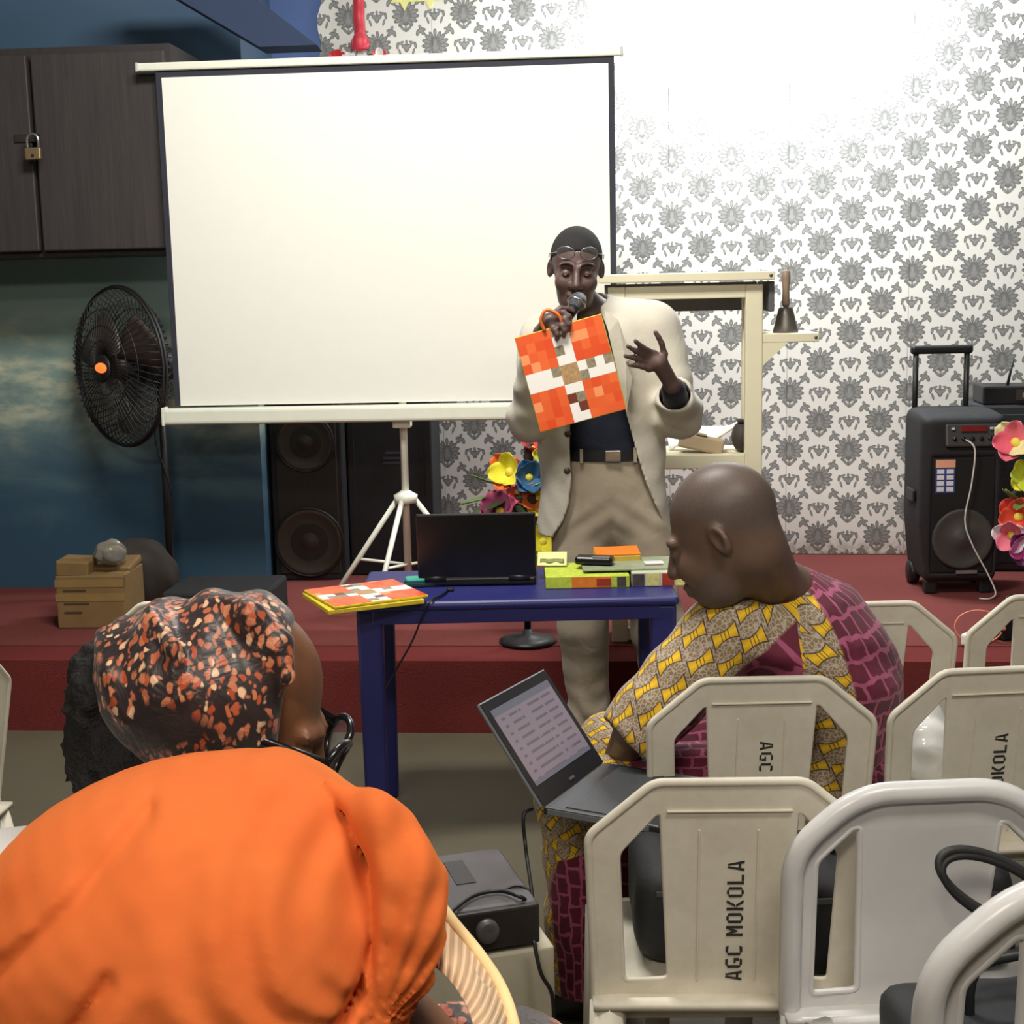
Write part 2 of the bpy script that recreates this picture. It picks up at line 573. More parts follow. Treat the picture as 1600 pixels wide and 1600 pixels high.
# ---- shell
o = MB().box((0, 1.0, -0.05), (9.0, 13.6, 0.1)).build('floor', m_floor())
tag(o, 'bare worn grey cement floor in front of the stage', None, kind='structure')
o = MB().box((0, 1.0, 3.95), (9.0, 13.6, 0.1)).build('ceiling', pm('ceiling_paint', C(150, 165, 185), 0.8))
tag(o, 'pale blue painted ceiling of the hall', None, kind='structure')
o = MB().box((-4.45, 1.0, 1.95), (0.1, 13.6, 3.9)).build('wall_left', pm('hall_paint', C(120, 130, 140), 0.8))
tag(o, 'grey painted left wall of the hall', None, kind='structure')
o = MB().box((4.45, 1.0, 1.95), (0.1, 13.6, 3.9)).build('wall_right', pm('hall_paint', C(120, 130, 140), 0.8))
tag(o, 'grey painted right wall of the hall', None, kind='structure')
o = MB().box((0, -5.75, 1.95), (9.0, 0.1, 3.9)).build('wall_rear', pm('hall_paint', C(120, 130, 140), 0.8))
tag(o, 'grey painted rear wall behind the audience', None, kind='structure')

red = m_carpet('red_carpet', C(124, 66, 62)); red2 = m_carpet('red_carpet_riser', C(118, 52, 50))
T5 = 0.09
def riser_y(x): return 4.745 - T5 * x
def stage_poly(y0, y1, z0, z1):
    L, Rr = -4.4, 4.4
    vs = [(L, y0(L), z0), (Rr, y0(Rr), z0), (Rr, y1(Rr), z0), (L, y1(L), z0)]
    vs += [(a, b_, z1) for a, b_, _ in vs]
    m_ = MB(); m_._add(vs, [[0, 1, 2, 3], [4, 5, 6, 7], [0, 1, 5, 4], [1, 2, 6, 5], [2, 3, 7, 6], [3, 0, 4, 7]])
    return m_
o = stage_poly(lambda x: riser_y(x) + 0.20, lambda x: 7.6, 0, STAGE_Z).build('floor_stage', red)
tag(o, 'low stage covered in faded red carpet', None, kind='structure')
st = o
stage_poly(riser_y, lambda x: riser_y(x) + 0.198, 0, STAGE_Z - 0.004).build('carpet_nosing', red2, st)

# the wall behind the stage: blue plaster, hung with strips of damask paper from the left torn edge on
wall = MB().box((0, 0.055, 1.95), (9.0, 0.1, 3.9)).build('wall_back', pm('blue_paint', C(84, 106, 156), 0.75, var=0.06, scale=1.5))
wall.matrix_world = WALL_M
_W[wall] = WALL_M
tag(wall, 'blue plaster wall behind the stage hung with grey damask wallpaper', None, kind='structure')
pa, pb = PW(1003.8, 294.8), PW(1575, 272)
PER = (pb.x - pa.x) / 6
left = PW(497, 60).x
paper = m_wallpaper(PER, pa.x - left, pa.z)
SW = 2 * PER
def strip(first):
    m_ = MB(); n = 60; w = SW - 0.0015
    def fn(u, v):
        z = STAGE_Z + 0.004 + v * (3.9 - STAGE_Z - 0.008)
        e = 0.0
        if first: e = 0.010 * math.sin(z * 31) + 0.008 * math.sin(z * 13 + 1) + 0.012
        return (e + u * (w - e), -0.003, z)
    m_.grid(fn, 6, n, thick=-0.004)
    for f in m_.bm.faces: f.smooth = False
    return m_
s0 = strip(True).mesh('wallpaper_strip'); s1 = strip(False).mesh('wallpaper_strip')
for k in range(10):
    o = obj('wallpaper_strip', s0 if k == 0 else s1, None if k > 1 else paper, wall)
    o.location = (left + k * SW, 0, 0)

# the painted mural wall standing forward on the left
MT = 0.10
def mural_y(x): return 5.95 - MT * x
mr = PZ(417, 905, STAGE_Z + 0.02)
mx = PY(417, 905, mural_y(-1.03)).x
mw = MB()
L_ = -4.4
mw._add([(L_, mural_y(L_), STAGE_Z), (mx, mural_y(mx), STAGE_Z), (mx, 7.0, STAGE_Z), (L_, 7.0, STAGE_Z),
         (L_, mural_y(L_), 3.9), (mx, mural_y(mx), 3.9), (mx, 7.0, 3.9), (L_, 7.0, 3.9)],
        [[0, 1, 5, 4], [1, 2, 6, 5], [2, 3, 7, 6], [3, 0, 4, 7], [0, 3, 2, 1], [4, 5, 6, 7]])
o = mw.build('wall_mural', m_mural())
tag(o, 'teal and dark blue wall painted with a cloudy sky mural', None, kind='structure')

# dark sloping band across the blue corner above the screen, built as a solid bar
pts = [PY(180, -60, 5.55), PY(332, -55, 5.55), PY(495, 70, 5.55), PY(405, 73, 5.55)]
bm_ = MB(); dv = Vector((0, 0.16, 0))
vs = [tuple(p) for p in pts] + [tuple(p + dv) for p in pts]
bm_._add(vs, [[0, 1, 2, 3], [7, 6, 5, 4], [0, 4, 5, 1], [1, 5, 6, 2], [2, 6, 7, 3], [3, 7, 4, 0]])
o = bm_.build('sloping_band_1', pm('band_blue', C(38, 54, 84), 0.8, var=0.05))
tag(o, 'dark blue sloping band above the left end of the screen', None, kind='structure')

# ---- lamp fixture (the tube on the wall)
def lamp_fixture(name, loc, rotz, L, label, group=None):
    t = thing(name, label, 'lamp', loc, rotz, group)
    MB().box((0, 0, 0.045), (L + 0.06, 0.07, 0.05), bev=0.01).build('housing', pm('lamp_housing', C(225, 228, 230), 0.5), t)
    MB().tube([(-L / 2, 0, 0), (L / 2, 0, 0)], 0.013, 12).build('tube', pm('tube_glass', C(245, 248, 255), 0.3), t)
    for sx in (-1, 1):
        MB().box((sx * (L / 2 + 0.012), 0, 0.005), (0.02, 0.035, 0.05), bev=0.004).build('end_cap', pm('lamp_housing', C(225, 228, 230), 0.5), t)
    return t
lamp_fixture('tube_lamp', (TUBE_LAMP[0], TUBE_LAMP[1], TUBE_LAMP[2] + 0.04), R(-7.5), 1.2, 'fluorescent tube lamp high on the wallpapered wall')

# ---- overhead wooden cupboard on the mural wall
wood = pm('dark_wood', C(58, 52, 52), 0.6, var=0.22, scale=3.0, stretch=(14, 14, 0.9), bmp=0.15, bscale=8)
wood2 = pm('dark_wood_frame', C(50, 45, 44), 0.65, var=0.2, scale=3.0, stretch=(14, 14, 0.9))
fy = 5.62; k9 = 0.075
cr = PY(262, 66, fy); cb = PY(262, 396, fy)
ztop, zbot, xr = cr.z, cb.z, cr.x
CL = -3.2
cab = thing('overhead_cupboard', 'dark brown wooden cupboard with padlocked doors above the teal mural', 'cupboard', (xr, fy, zbot), -math.atan(k9))
w_ = xr - CL; h_ = ztop - zbot
MB().box((-w_ / 2, 0.215, h_ / 2), (w_, 0.39, h_)).build('body', wood2, cab)
gapx = PY(52, 250, fy).x - xr
for x0, x1 in ((gapx + 0.008, -0.012), (gapx - 1.0, gapx - 0.008)):
    MB().box(((x0 + x1) / 2, 0.0, h_ / 2 - 0.005), (x1 - x0, 0.04, h_ - 0.05), bev=0.006).build('door', wood, cab)
hz = PY(52, 215, fy).z - zbot
MB().box((gapx - 0.03, -0.024, hz), (0.09, 0.008, 0.03), bev=0.003).tube([(gapx + 0.022, -0.02, hz + 0.012), (gapx + 0.022, -0.045, hz + 0.012), (gapx + 0.022, -0.045, hz - 0.012), (gapx + 0.022, -0.02, hz - 0.012)], 0.004, 6).build('hasp', pm('hasp_steel', C(90, 84, 78), 0.4, 0.8), cab)
pc = PY(51, 240, fy - 0.05)
lock = thing('padlock', 'small brass padlock hanging on the dark cupboard doors', 'padlock', (pc.x, pc.y + 0.01, pc.z - 0.022), -math.atan(k9))
MB().box((0, 0, 0.022), (0.062, 0.022, 0.046), bev=0.005).build('lock_body', pm('brass', C(172, 148, 110), 0.35, 0.7), lock)
MB().tube([(-0.022, 0, 0.04), (-0.022, 0, 0.075)] + [(-0.022 * math.cos(PI * k / 8), 0, 0.075 + 0.022 * math.sin(PI * k / 8)) for k in range(1, 8)] + [(0.022, 0, 0.075), (0.022, 0, 0.04)], 0.0055, 8).build('shackle', pm('steel', C(200, 200, 205), 0.25, 0.9), lock)
MB().box((0, -0.0115, 0.014), (0.012, 0.002, 0.012), bev=0.001).build('keyway', pm('black_metal', C(25, 25, 25), 0.5), lock)

# ================================================================== THINGS ON THE STAGE
def frame_at(Y0, yaw):
    return Matrix.Translation((0, Y0, 0)) @ Matrix.Rotation(R(-yaw), 4, 'Z')
def on_plane(M, px, py, off=0.0):
    Mi = M.inverted(); o_, d = Mi @ _C, Mi.to_3x3() @ ray(px, py)
    return o_ + d * ((-off - o_.y) / d.y)

white_pl = pm('white_enamel', C(236, 238, 222), 0.4, var=0.04)
black_pl = pm('black_plastic', C(26, 26, 28), 0.45, var=0.15, bmp=0.1)
black_rough = pm('black_texture', C(30, 30, 32), 0.75, var=0.2, bmp=0.4, bscale=300)
black_gloss = pm('black_gloss', C(18, 18, 20), 0.2)
chrome = pm('chrome', C(215, 215, 218), 0.18, 0.95)

# ---- projection screen on its tripod
SM = frame_at(5.45, 4.0)
tl, bl, tr, rb = on_plane(SM, 253, 122), on_plane(SM, 282, 634), on_plane(SM, 949, 98), on_plane(SM, 955, 420)
sx0, sx1 = (tl.x + bl.x) / 2, (tr.x + rb.x) / 2
sz1, sz0 = (tl.z + tr.z) / 2, bl.z
bt = on_plane(SM, 600, 98).z
scr = thing('projection_screen', 'white tripod projection screen with black border', 'screen', tuple(SM @ Vector(((sx0 + sx1) / 2, 0, STAGE_Z))), R(-4))
cxm = (sx0 + sx1) / 2; hw = (sx1 - sx0) / 2; zo = STAGE_Z
MB().grid(lambda u, v: (-hw + 2 * hw * u, 0.006 * math.sin(PI * u) * math.sin(PI * v), sz0 - zo + (sz1 - sz0) * v), 1, 1, thick=-0.002).flat().build('screen_fabric', pm('screen_white', C(246, 245, 236), 0.85, var=0.01, spec=0.2), scr)
bk = pm('screen_border', C(46, 48, 60), 0.8)
fb = MB()
fb.box((0, 0.003, (sz1 + bt) / 2 - zo), (2 * hw + 0.045, 0.004, bt - sz1)).build('border_top', bk, scr)
for s_ in (-1, 1):
    MB().box((s_ * (hw + 0.011), 0.003, (sz0 + sz1) / 2 - zo), (0.024, 0.004, sz1 - sz0)).build('border_side', bk, scr)
MB().box((-0.02, 0.0, bt - zo + 0.012), (2 * hw + 0.14, 0.028, 0.03), bev=0.006).build('top_bar', white_pl, scr)
for s_ in (-1, 1):
    MB().box((s_ * (hw + 0.07) - 0.02, 0, bt - zo + 0.012), (0.012, 0.032, 0.034), bev=0.004).build('bar_end', pm('grey_cap', C(190, 190, 185), 0.5), scr)
hz0, hz1 = on_plane(SM, 500, 660).z, on_plane(SM, 500, 634).z
MB().box((0, 0.0, (hz0 + hz1) / 2 - zo), (2 * hw + 0.13, 0.06, hz1 - hz0), bev=0.014, seg=3).build('case', white_pl, scr)
for s_ in (-1, 1):
    MB().box((s_ * (hw + 0.066), 0, (hz0 + hz1) / 2 - zo), (0.012, 0.066, hz1 - hz0 + 0.008), bev=0.005).build('case_end', white_pl, scr)
pxx = on_plane(SM, 629, 668, -0.05)
plx = pxx.x - cxm; py_ = 0.07
cz = on_plane(SM, 632, 778, -0.07).z - zo
MB().box((plx, 0.045, hz0 - zo - 0.012), (0.07, 0.07, 0.035), bev=0.006).build('bracket', white_pl, scr)
MB().tube([(plx, py_, cz - 0.30), (plx, py_, sz1 - zo + 0.02)], 0.015, 14).build('pole', white_pl, scr)
MB().lathe([(0.018, -0.02), (0.045, -0.018), (0.048, 0.012), (0.03, 0.022), (0.018, 0.03)], 16, Matrix.Translation((plx, py_, cz))).build('collar', white_pl, scr)
feet = [(-0.34, 0.02), (-0.10, -0.33), (0.34, 0.10)]
for fx, fy_ in feet:
    a = Vector((plx + fx * 0.1, py_ + fy_ * 0.1, cz - 0.005)); b_ = Vector((plx + fx, py_ + fy_, 0.012))
    MB().tube([a, b_], 0.0105, 10).build('leg', white_pl, scr)
    mid = a.lerp(b_, 0.55)
    MB().tube([mid, (plx, py_, cz - 0.27)], 0.006, 8).build('brace', white_pl, scr)
    MB().ball(tuple(b_), (0.016, 0.016, 0.012)).build('foot', pm('rubber', C(40, 40, 40), 0.8), scr)

# ---- pedestal fan
fc = PY(190, 573, 5.80)
fan = thing('pedestal_fan', 'black industrial pedestal fan with round wire guard beside the screen', 'fan', (fc.x + 0.12, fc.y + 0.13, STAGE_Z))
fan_m = pm('fan_black', C(44, 42, 42), 0.5, 0.3)
hzf = fc.z - STAGE_Z
FM = Matrix.Translation((-0.12, -0.13, hzf)) @ Matrix.Rotation(R(-43), 4, 'Z') @ Matrix.Rotation(PI / 2, 4, 'X')   # local z = facing
RF = 0.327
g = MB()
for r_, z_ in ((RF, 0.0), (RF * 0.985, 0.012)):
    g.tube([(r_ * math.cos(2 * PI * k / 48), r_ * math.sin(2 * PI * k / 48), z_) for k in range(48)], 0.006, 8, closed=True, M=FM)
g.build('guard_rim', fan_m, fan)
for name, sgn in (('front_guard', 1), ('rear_guard', -1)):
    g = MB()
    for k in range(64):
        a = 2 * PI * k / 64
        g.tube([((0.05 + (RF - 0.05) * t) * math.cos(a + 0.25 * (1 - t)), (0.05 + (RF - 0.05) * t) * math.sin(a + 0.25 * (1 - t)), sgn * 0.085 * math.sqrt(max(0, 1 - t ** 3))) for t in (0, 0.3, 0.6, 0.85, 1.0)], 0.0022, 5, M=FM)
    for r_ in (0.11, 0.17, 0.235):
        t = (r_ - 0.05) / (RF - 0.05)
        g.tube([(r_ * math.cos(2 * PI * k / 40), r_ * math.sin(2 * PI * k / 40), sgn * 0.085 * math.sqrt(1 - t ** 3)) for k in range(40)], 0.0022, 5, closed=True, M=FM)
    g.build(name, fan_m, fan)
MB().lathe([(0.0, 0.096), (0.048, 0.094), (0.056, 0.086), (0.056, 0.08)], 24, FM, close=False).build('hub_plate', fan_m, fan)
MB().lathe([(0.0, 0.104), (0.028, 0.102), (0.034, 0.095)], 24, FM @ Matrix.Scale(1.25, 4, (1, 0, 0)) @ Matrix.Scale(0.62, 4, (0, 1, 0)), close=False).build('hub_badge', pm('orange_badge_glow', C(255, 104, 44), 0.3, emit=1.7), fan, label='small orange oval badge at the fan hub, its bright reflection added as glow')  # badge, not a lamp: emission imitates its warm reflection
for k in range(3):
    a0 = 2 * PI * k / 3 + 0.5
    def blade(u, v, a0=a0):
        r_ = 0.05 + 0.225 * u
        w = (v - 0.5) * (0.75 + 0.35 * math.sin(PI * u))
        return (r_ * math.cos(a0 + w), r_ * math.sin(a0 + w), 0.035 * (v - 0.5) * 2)
    MB().grid(blade, 8, 6, M=FM, thick=0.002).build('blade', pm('fan_blade', C(88, 78, 72), 0.45, 0.2), fan)
MB().lathe([(0.0, 0.04), (0.05, 0.035), (0.05, -0.04), (0.0, -0.04)], 18, FM, close=False).build('blade_hub', fan_m, fan)
MB().lathe([(0.0, -0.27), (0.05, -0.26), (0.075, -0.22), (0.075, -0.11), (0.05, -0.09), (0.0, -0.09)], 20, FM, close=False).build('motor', fan_m, fan)
MB().tube([(0, 0, 0.03), (0, 0, hzf - 0.05)], [0.017, 0.013], 12).build('pole', fan_m, fan)
MB().box((0, 0, hzf - 0.05), (0.05, 0.05, 0.07), bev=0.01).build('neck_clamp', fan_m, fan)
MB().lathe([(0.17, 0.0), (0.17, 0.012), (0.15, 0.03), (0.04, 0.045), (0.018, 0.09)], 32).build('base', fan_m, fan)
MB().tube(bez([(0.02, -0.02, hzf - 0.1), (-0.025, -0.03, hzf - 0.3), (0.03, -0.03, hzf - 0.55), (0.016, -0.02, 0.2), (0.05, -0.05, 0.05)], 24), 0.004, 6).build('power_cord', black_pl, fan)

# ---- taped carton with a clear plastic bag, dark sack behind
cp = PZ(90, 984, STAGE_Z)
crt = thing('cardboard_carton', 'small tan cardboard carton wrapped in tape on the stage corner', 'carton', (cp.x + 0.14, cp.y + 0.13, STAGE_Z), R(-3))
card = pm('cardboard', C(122, 96, 58), 0.75, var=0.1, bmp=0.1)
MB().box((0, 0, 0.105), (0.27, 0.25, 0.21), bev=0.006).build('body', card, crt)
MB().box((-0.07, -0.05, 0.235), (0.13, 0.14, 0.065), (0, R(3), R(2)), bev=0.01).build('flap', card, crt)
MB().box((0.06, 0.04, 0.222), (0.15, 0.16, 0.03), (R(8), 0, 0), bev=0.008).build('flap', card, crt)
tape = pm('packing_tape', C(142, 116, 72), 0.2, var=0.08, coat=0.5)
for x_, z_ in ((-0.03, 0.18), (0.03, 0.125)):
    MB().box((0, -0.1262, z_), (0.272, 0.002, 0.03)).build('tape_strip', tape, crt)
ink = pm('carton_ink', C(72, 54, 30), 0.8)
for x_, z_, w in ((-0.06, 0.152, 0.09), (-0.055, 0.10, 0.10), (-0.07, 0.065, 0.07), (0.08, 0.115, 0.035)):
    MB().box((x_, -0.1262, z_), (w, 0.0015, 0.008)).build('printed_line', ink, crt)
pg = thing('plastic_bag', 'crumpled clear plastic bag lying on the tan carton', 'bag', (cp.x + 0.20, cp.y + 0.09, STAGE_Z + 0.238))
def bagf(P):
    q = P - A3(cp.x + 0.20, cp.y + 0.09, STAGE_Z + 0.285)
    return sd_ell(q, (0, 0, 0), (0.062, 0.06, 0.05)) + 0.007 * vnoise(q, 45, 3)
bg = C(210, 205, 190)
mbag = pm('clear_plastic', bg, 0.12, var=0.02, coat=0.6)
mbag.node_tree.nodes['Principled BSDF'].inputs['Transmission Weight'].default_value = 0.75
flesh('crumpled_film', bagf, (cp.x + 0.12, cp.y, STAGE_Z + 0.22), (cp.x + 0.28, cp.y + 0.17, STAGE_Z + 0.35), 0.006, mbag, pg, 1)
sk = thing('dark_sack', 'dark brown sack slumped against the wall behind the carton', 'sack', (cp.x + 0.20, cp.y + 0.44, STAGE_Z))
def sackf(P):
    q = P - A3(cp.x + 0.20, cp.y + 0.44, STAGE_Z)
    return smax(sd_ell(q, (0, 0, 0.12), (0.17, 0.10, 0.16)) + 0.012 * vnoise(q, 22, 5), -q[:, 2] + 0.001, 0.01)
flesh('sack_cloth', sackf, (cp.x - 0.04, cp.y + 0.28, STAGE_Z - 0.02), (cp.x + 0.44, cp.y + 0.62, STAGE_Z + 0.36), 0.01, pm('sack_brown', C(42, 35, 28), 0.85), sk)

# ---- flat black case near the fan
bc = PZ(342, 980, STAGE_Z)
t = thing('equipment_case', 'flat black equipment case on the red carpet behind the headwrap', 'case', (bc.x, bc.y + 0.17, STAGE_Z), R(-4))
MB().box((0, 0, 0.072), (0.42, 0.34, 0.13), bev=0.012).build('body', black_rough, t)
for s_ in (-1, 1):
    MB().box((s_ * 0.19, -0.172, 0.07), (0.03, 0.01, 0.09), bev=0.003).build('corner_guard', black_pl, t)
MB().tube([(-0.06, -0.172, 0.07), (-0.06, -0.19, 0.07), (0.06, -0.19, 0.07), (0.06, -0.172, 0.07)], 0.006, 8).build('handle', black_pl, t)
for sx in (-1, 1):
    for sy in (-1, 1): MB().box((sx * 0.17, sy * 0.13, 0.004), (0.03, 0.03, 0.008)).build('foot', black_pl, t)

# ---- tall speakers in the alcove
cone_m = pm('speaker_cone', C(62, 54, 44), 0.7, var=0.1)
grille_m = pm('speaker_grille', C(46, 40, 34), 0.7, 0.2, var=0.25, scale=160)
def tower(name, x0, x1, Y, h, label, cones, group, depth=0.36):
    t = thing(name, label, 'loudspeaker', ((x0 + x1) / 2, Y + depth / 2, STAGE_Z), R(-3), group)
    w = x1 - x0
    MB().box((0, 0, h / 2), (w, depth, h), bev=0.008).build('cabinet', black_rough, t)
    if cones:
        MB().box((0, -depth / 2 - 0.004, h / 2), (w - 0.05, 0.01, h - 0.06), bev=0.004).build('grille', grille_m, t)
    for z_, r_ in cones:
        Mx = Matrix.Translation((0.0, -depth / 2 - 0.010, z_)) @ Matrix.Rotation(PI / 2, 4, 'X')
        c = MB().lathe([(r_, 0.0), (r_, 0.008), (r_ * 0.9, 0.012), (r_ * 0.84, 0.004), (r_ * 0.3, -0.006), (r_ * 0.28, 0.0), (0, 0.008)], 32, Mx, close=False).build('woofer', cone_m, t)
        MB().tube([(r_ * 1.02 * math.cos(2 * PI * k / 32), r_ * 1.02 * math.sin(2 * PI * k / 32), 0.006) for k in range(32)], 0.005, 6, closed=True, M=Mx).build('surround', black_pl, c)
    return t
a0, a1 = PY(430, 800, 6.22).x, PY(543, 800, 6.22).x
z_a, z_b = PY(490, 690, 6.22).z - STAGE_Z, PY(503, 845, 6.22).z - STAGE_Z
tower('tower_speaker', a0, a1, 6.2, 1.05, 'tall black speaker with two brown cones below the screen', [(z_a, 0.125), (z_b, 0.15)], 'tall speakers under the screen')
b0, b1 = PY(549, 800, 6.3).x, PY(682, 800, 6.3).x
t = tower('tower_speaker', b0, b1, 6.27, 1.1, 'plain black speaker cabinet behind the screen tripod, bare panel towards the hall', [], 'tall speakers under the screen')
lp = PY(617, 715, 6.27)
st_m = pm('faded_label', C(74, 72, 84), 0.6)
for dz, w in ((0.052, 0.07), (0.028, 0.085), (0.008, 0.09)):
    MB().box((lp.x - (b0 + b1) / 2, -0.1825, lp.z - STAGE_Z + dz - 0.03), (w, 0.002, 0.010)).build('label_line', st_m, t)
for sx in (-1, 1):
    MB().box((sx * ((b1 - b0) / 2 - 0.02), -0.178, 0.55), (0.03, 0.008, 1.06), bev=0.003).build('edge_trim', black_pl, t)

# ---- lectern
LM = frame_at(4.98, 4.0)
def lp_(px, py): return on_plane(LM, px, py)
lec_m = pm('cream_paint', C(228, 220, 190), 0.45, var=0.05, scale=6)
xR0, xR1 = lp_(1165, 560).x, lp_(1192, 560).x
xL0 = lp_(951, 560).x; xL1 = xL0 + (xR1 - xR0)
zr1, zr0 = lp_(1080, 446).z, lp_(1080, 467).z
zp1, zp0 = lp_(1080, 426).z, lp_(1080, 440).z
zl1, zl0 = lp_(1110, 711).z, lp_(1110, 733).z
lec = thing('lectern', 'cream painted wooden lectern with side shelf behind the presenter', 'lectern', tuple(LM @ Vector(((xL0 + xR1) / 2, 0.2, STAGE_Z))), R(-4))
oz = STAGE_Z; cx_ = (xL0 + xR1) / 2
pw = xR1 - xR0; LD = 0.17
def lx(x): return x - cx_
for xx in ((xR0 + xR1) / 2, (xL0 + xL1) / 2):
    for yy in (-0.2 + pw / 2, LD - 0.2 - pw / 2):
        MB().box((lx(xx), yy, (zr1 - oz) / 2), (pw, pw * 0.8, zr1 - oz), bev=0.004).build('post', lec_m, lec)
for yy in (-0.2 + pw / 2 - 0.004, LD - 0.2 - pw / 2):
    if yy < 0: MB().box((lx((xL1 + xR0) / 2), yy, (zr0 + zr1) / 2 - oz), (xR0 - xL1, pw * 0.6, zr1 - zr0), bev=0.003).build('rail', lec_m, lec)
    MB().box((lx((xL1 + xR0) / 2), yy, (zl0 + zl1) / 2 - oz), (xR0 - xL1, pw * 0.6, zl1 - zl0), bev=0.003).build('rail', lec_m, lec)
for xx in ((xR0 + xR1) / 2, (xL0 + xL1) / 2):
    MB().box((lx(xx), 0, (zl0 + zl1) / 2 - oz), (pw * 0.6, LD - 2 * pw, zl1 - zl0), bev=0.003).build('rail', lec_m, lec)
MB().box((lx((xL1 + xR0) / 2), -0.2 + pw / 2 - 0.004, 0.03), (xR0 - xL1, pw * 0.6, 0.045), bev=0.003).build('base_rail', lec_m, lec)
xT0, xT1 = lp_(935, 430).x, lp_(1210, 430).x
MB().box((lx((xT0 + xT1) / 2), -0.215, (zp0 + zp1) / 2 - oz), (xT1 - xT0, 0.03, zp1 - zp0), bev=0.004).build('front_lip', lec_m, lec)
dk = pm('slate_board', C(92, 92, 94), 0.6, var=0.1)
zd0 = lp_(1200, 485).z
MB().box((lx((xT0 + xT1) / 2) + 0.004, 0.0, (zp1 + zp0) / 2 - oz + 0.002), (xT1 - xT0 - 0.01, 0.40, 0.02), bev=0.003).build('desk_top', lec_m, lec)
MB().box((lx(xT1) - 0.008, 0.0, (zd0 + zp0) / 2 - oz - 0.004), (0.02, 0.38, zp0 - zd0), bev=0.003).build('side_panel', dk, lec)
MB().box((lx((xT0 + xT1) / 2), 0.18, (zd0 + zp0) / 2 - oz - 0.004), (xT1 - xT0 - 0.04, 0.02, zp0 - zd0), bev=0.003).build('back_panel', dk, lec)
MB().box((lx((xL1 + xR0) / 2), 0.0, zl1 - oz - 0.012), (xR1 - xL0 - pw * 0.8, 0.28, 0.016)).build('shelf', lec_m, lec)
zs1, zs0 = lp_(1235, 521).z, lp_(1235, 535).z
xs1 = lp_(1281, 527).x
MB().box((lx((xR1 + xs1) / 2), -0.05, (zs0 + zs1) / 2 - oz), (xs1 - xR1, 0.28, zs1 - zs0), bev=0.003).build('side_shelf', lec_m, lec)
zb = lp_(1195, 572).z; xb = lp_(1232, 536).x
MB().prism([(lx(xR1), zs0 - oz), (lx(xb), zs0 - oz), (lx(xR1), zb - oz)], 0.03, Matrix.Translation((0, -0.19, 0))).build('bracket', lec_m, lec)
screw = pm('screw', C(110, 106, 98), 0.4, 0.7)
for sx, sz in ((xT1 - 0.015, (zp0 + zp1) / 2 - oz), ):
    MB().ball((lx(sx), -0.231, sz), (0.006, 0.003, 0.006)).build('screw', screw, lec)
MB().ball((lx(xs1) - 0.012, -0.191, (zs0 + zs1) / 2 - oz), (0.006, 0.003, 0.006)).build('screw', screw, lec)
# handbell on its side shelf
bp = LM @ (Vector((lp_(1233, 521).x, 0.10, zs1)))
hb = thing('handbell', 'grey handbell with wooden handle on the lectern side shelf', 'bell', (bp.x, bp.y, bp.z))
MB().lathe([(0.044, 0.0), (0.045, 0.006), (0.038, 0.03), (0.031, 0.06), (0.025, 0.085), (0.012, 0.093)], 24).build('bell_cup', pm('bell_metal', C(112, 106, 98), 0.4, 0.6), hb)
MB().lathe([(0.010, 0.09), (0.014, 0.10), (0.0125, 0.15), (0.016, 0.19), (0.015, 0.212), (0.008, 0.218)], 16).build('handle', pm('bell_wood', C(150, 128, 108), 0.5, var=0.15), hb)
# papers and cloth on the lower shelf
sp0 = LM @ Vector((lp_(1110, 700).x, 0.16, zl1 - 0.003))
t = thing('folded_cloth', 'crumpled white cloth draped on the lectern shelf', 'cloth', tuple(sp0), R(-4))
MB().grid(lambda u, v: (-0.14 + 0.30 * u, -0.02 + 0.12 * v, 0.055 + 0.045 * u + 0.012 * math.sin(9 * u + 5 * v) - 0.05 * (1 - v) * (1 - u)), 14, 8, thick=0.006).build('cloth_sheet', pm('white_cloth', C(235, 232, 225), 0.8), t)
t = thing('paper_packet', 'brown paper packet leaning inside the lectern shelf', 'packet', tuple(sp0 + Vector((-0.03, -0.06, 0.0))), R(-4))
MB().box((0, 0, 0.035), (0.16, 0.05, 0.055), (0, R(12), 0), bev=0.008).build('packet', pm('kraft_paper', C(170, 150, 120), 0.8, bmp=0.1), t)
MB().box((0.0, 0, 0.067), (0.04, 0.054, 0.004), (0, R(12), 0)).build('fold', pm('kraft_fold', C(150, 130, 104), 0.8), t)
t = thing('dark_pouch', 'dark rounded pouch beside the lectern right post', 'pouch', tuple(sp0 + Vector((0.115, -0.05, 0.0))), R(-4))
MB().ball((0, 0, 0.055), (0.035, 0.05, 0.055)).build('pouch_body', pm('pouch_dark', C(60, 54, 50), 0.7, bmp=0.2), t)
MB().box((0, 0, 0.112), (0.03, 0.06, 0.01), bev=0.003).build('pouch_lip', pm('pouch_lip', C(48, 44, 42), 0.7), t)

# ---- trolley loudspeaker
tp = PZ(1432, 932, STAGE_Z)
spk = thing('trolley_speaker', 'black trolley loudspeaker with telescopic handle on the stage', 'loudspeaker', (tp.x + 0.185, tp.y + 0.16, STAGE_Z), R(-2))
SW_, SD, SH = 0.345, 0.32, 0.70
def spkf(P):
    d = sd_box(P, (0, 0, 0.05 + SH / 2), (SW_ / 2, SD / 2, SH / 2), 0.05)
    top = (P[:, 2] - 0.05 - SH) * 0.97 + 0.22 * (-P[:, 1] - 0.05)                 # sloping top
    d = smax(d, top, 0.02)
    d = smax(d, (np.abs(P[:, 0]) - SW_ / 2) + 0.14 * (0.3 - np.minimum(P[:, 2], 0.3)), 0.02)
    d = smax(d, -sd_box(P, (0, -SD / 2, 0.33), (SW_ / 2 - 0.045, 0.012, 0.24), 0.008), 0.006)
    return d
V_, F_ = surf(spkf, (-0.2, -0.2, 0.03), (0.2, 0.2, 0.8), 0.008)
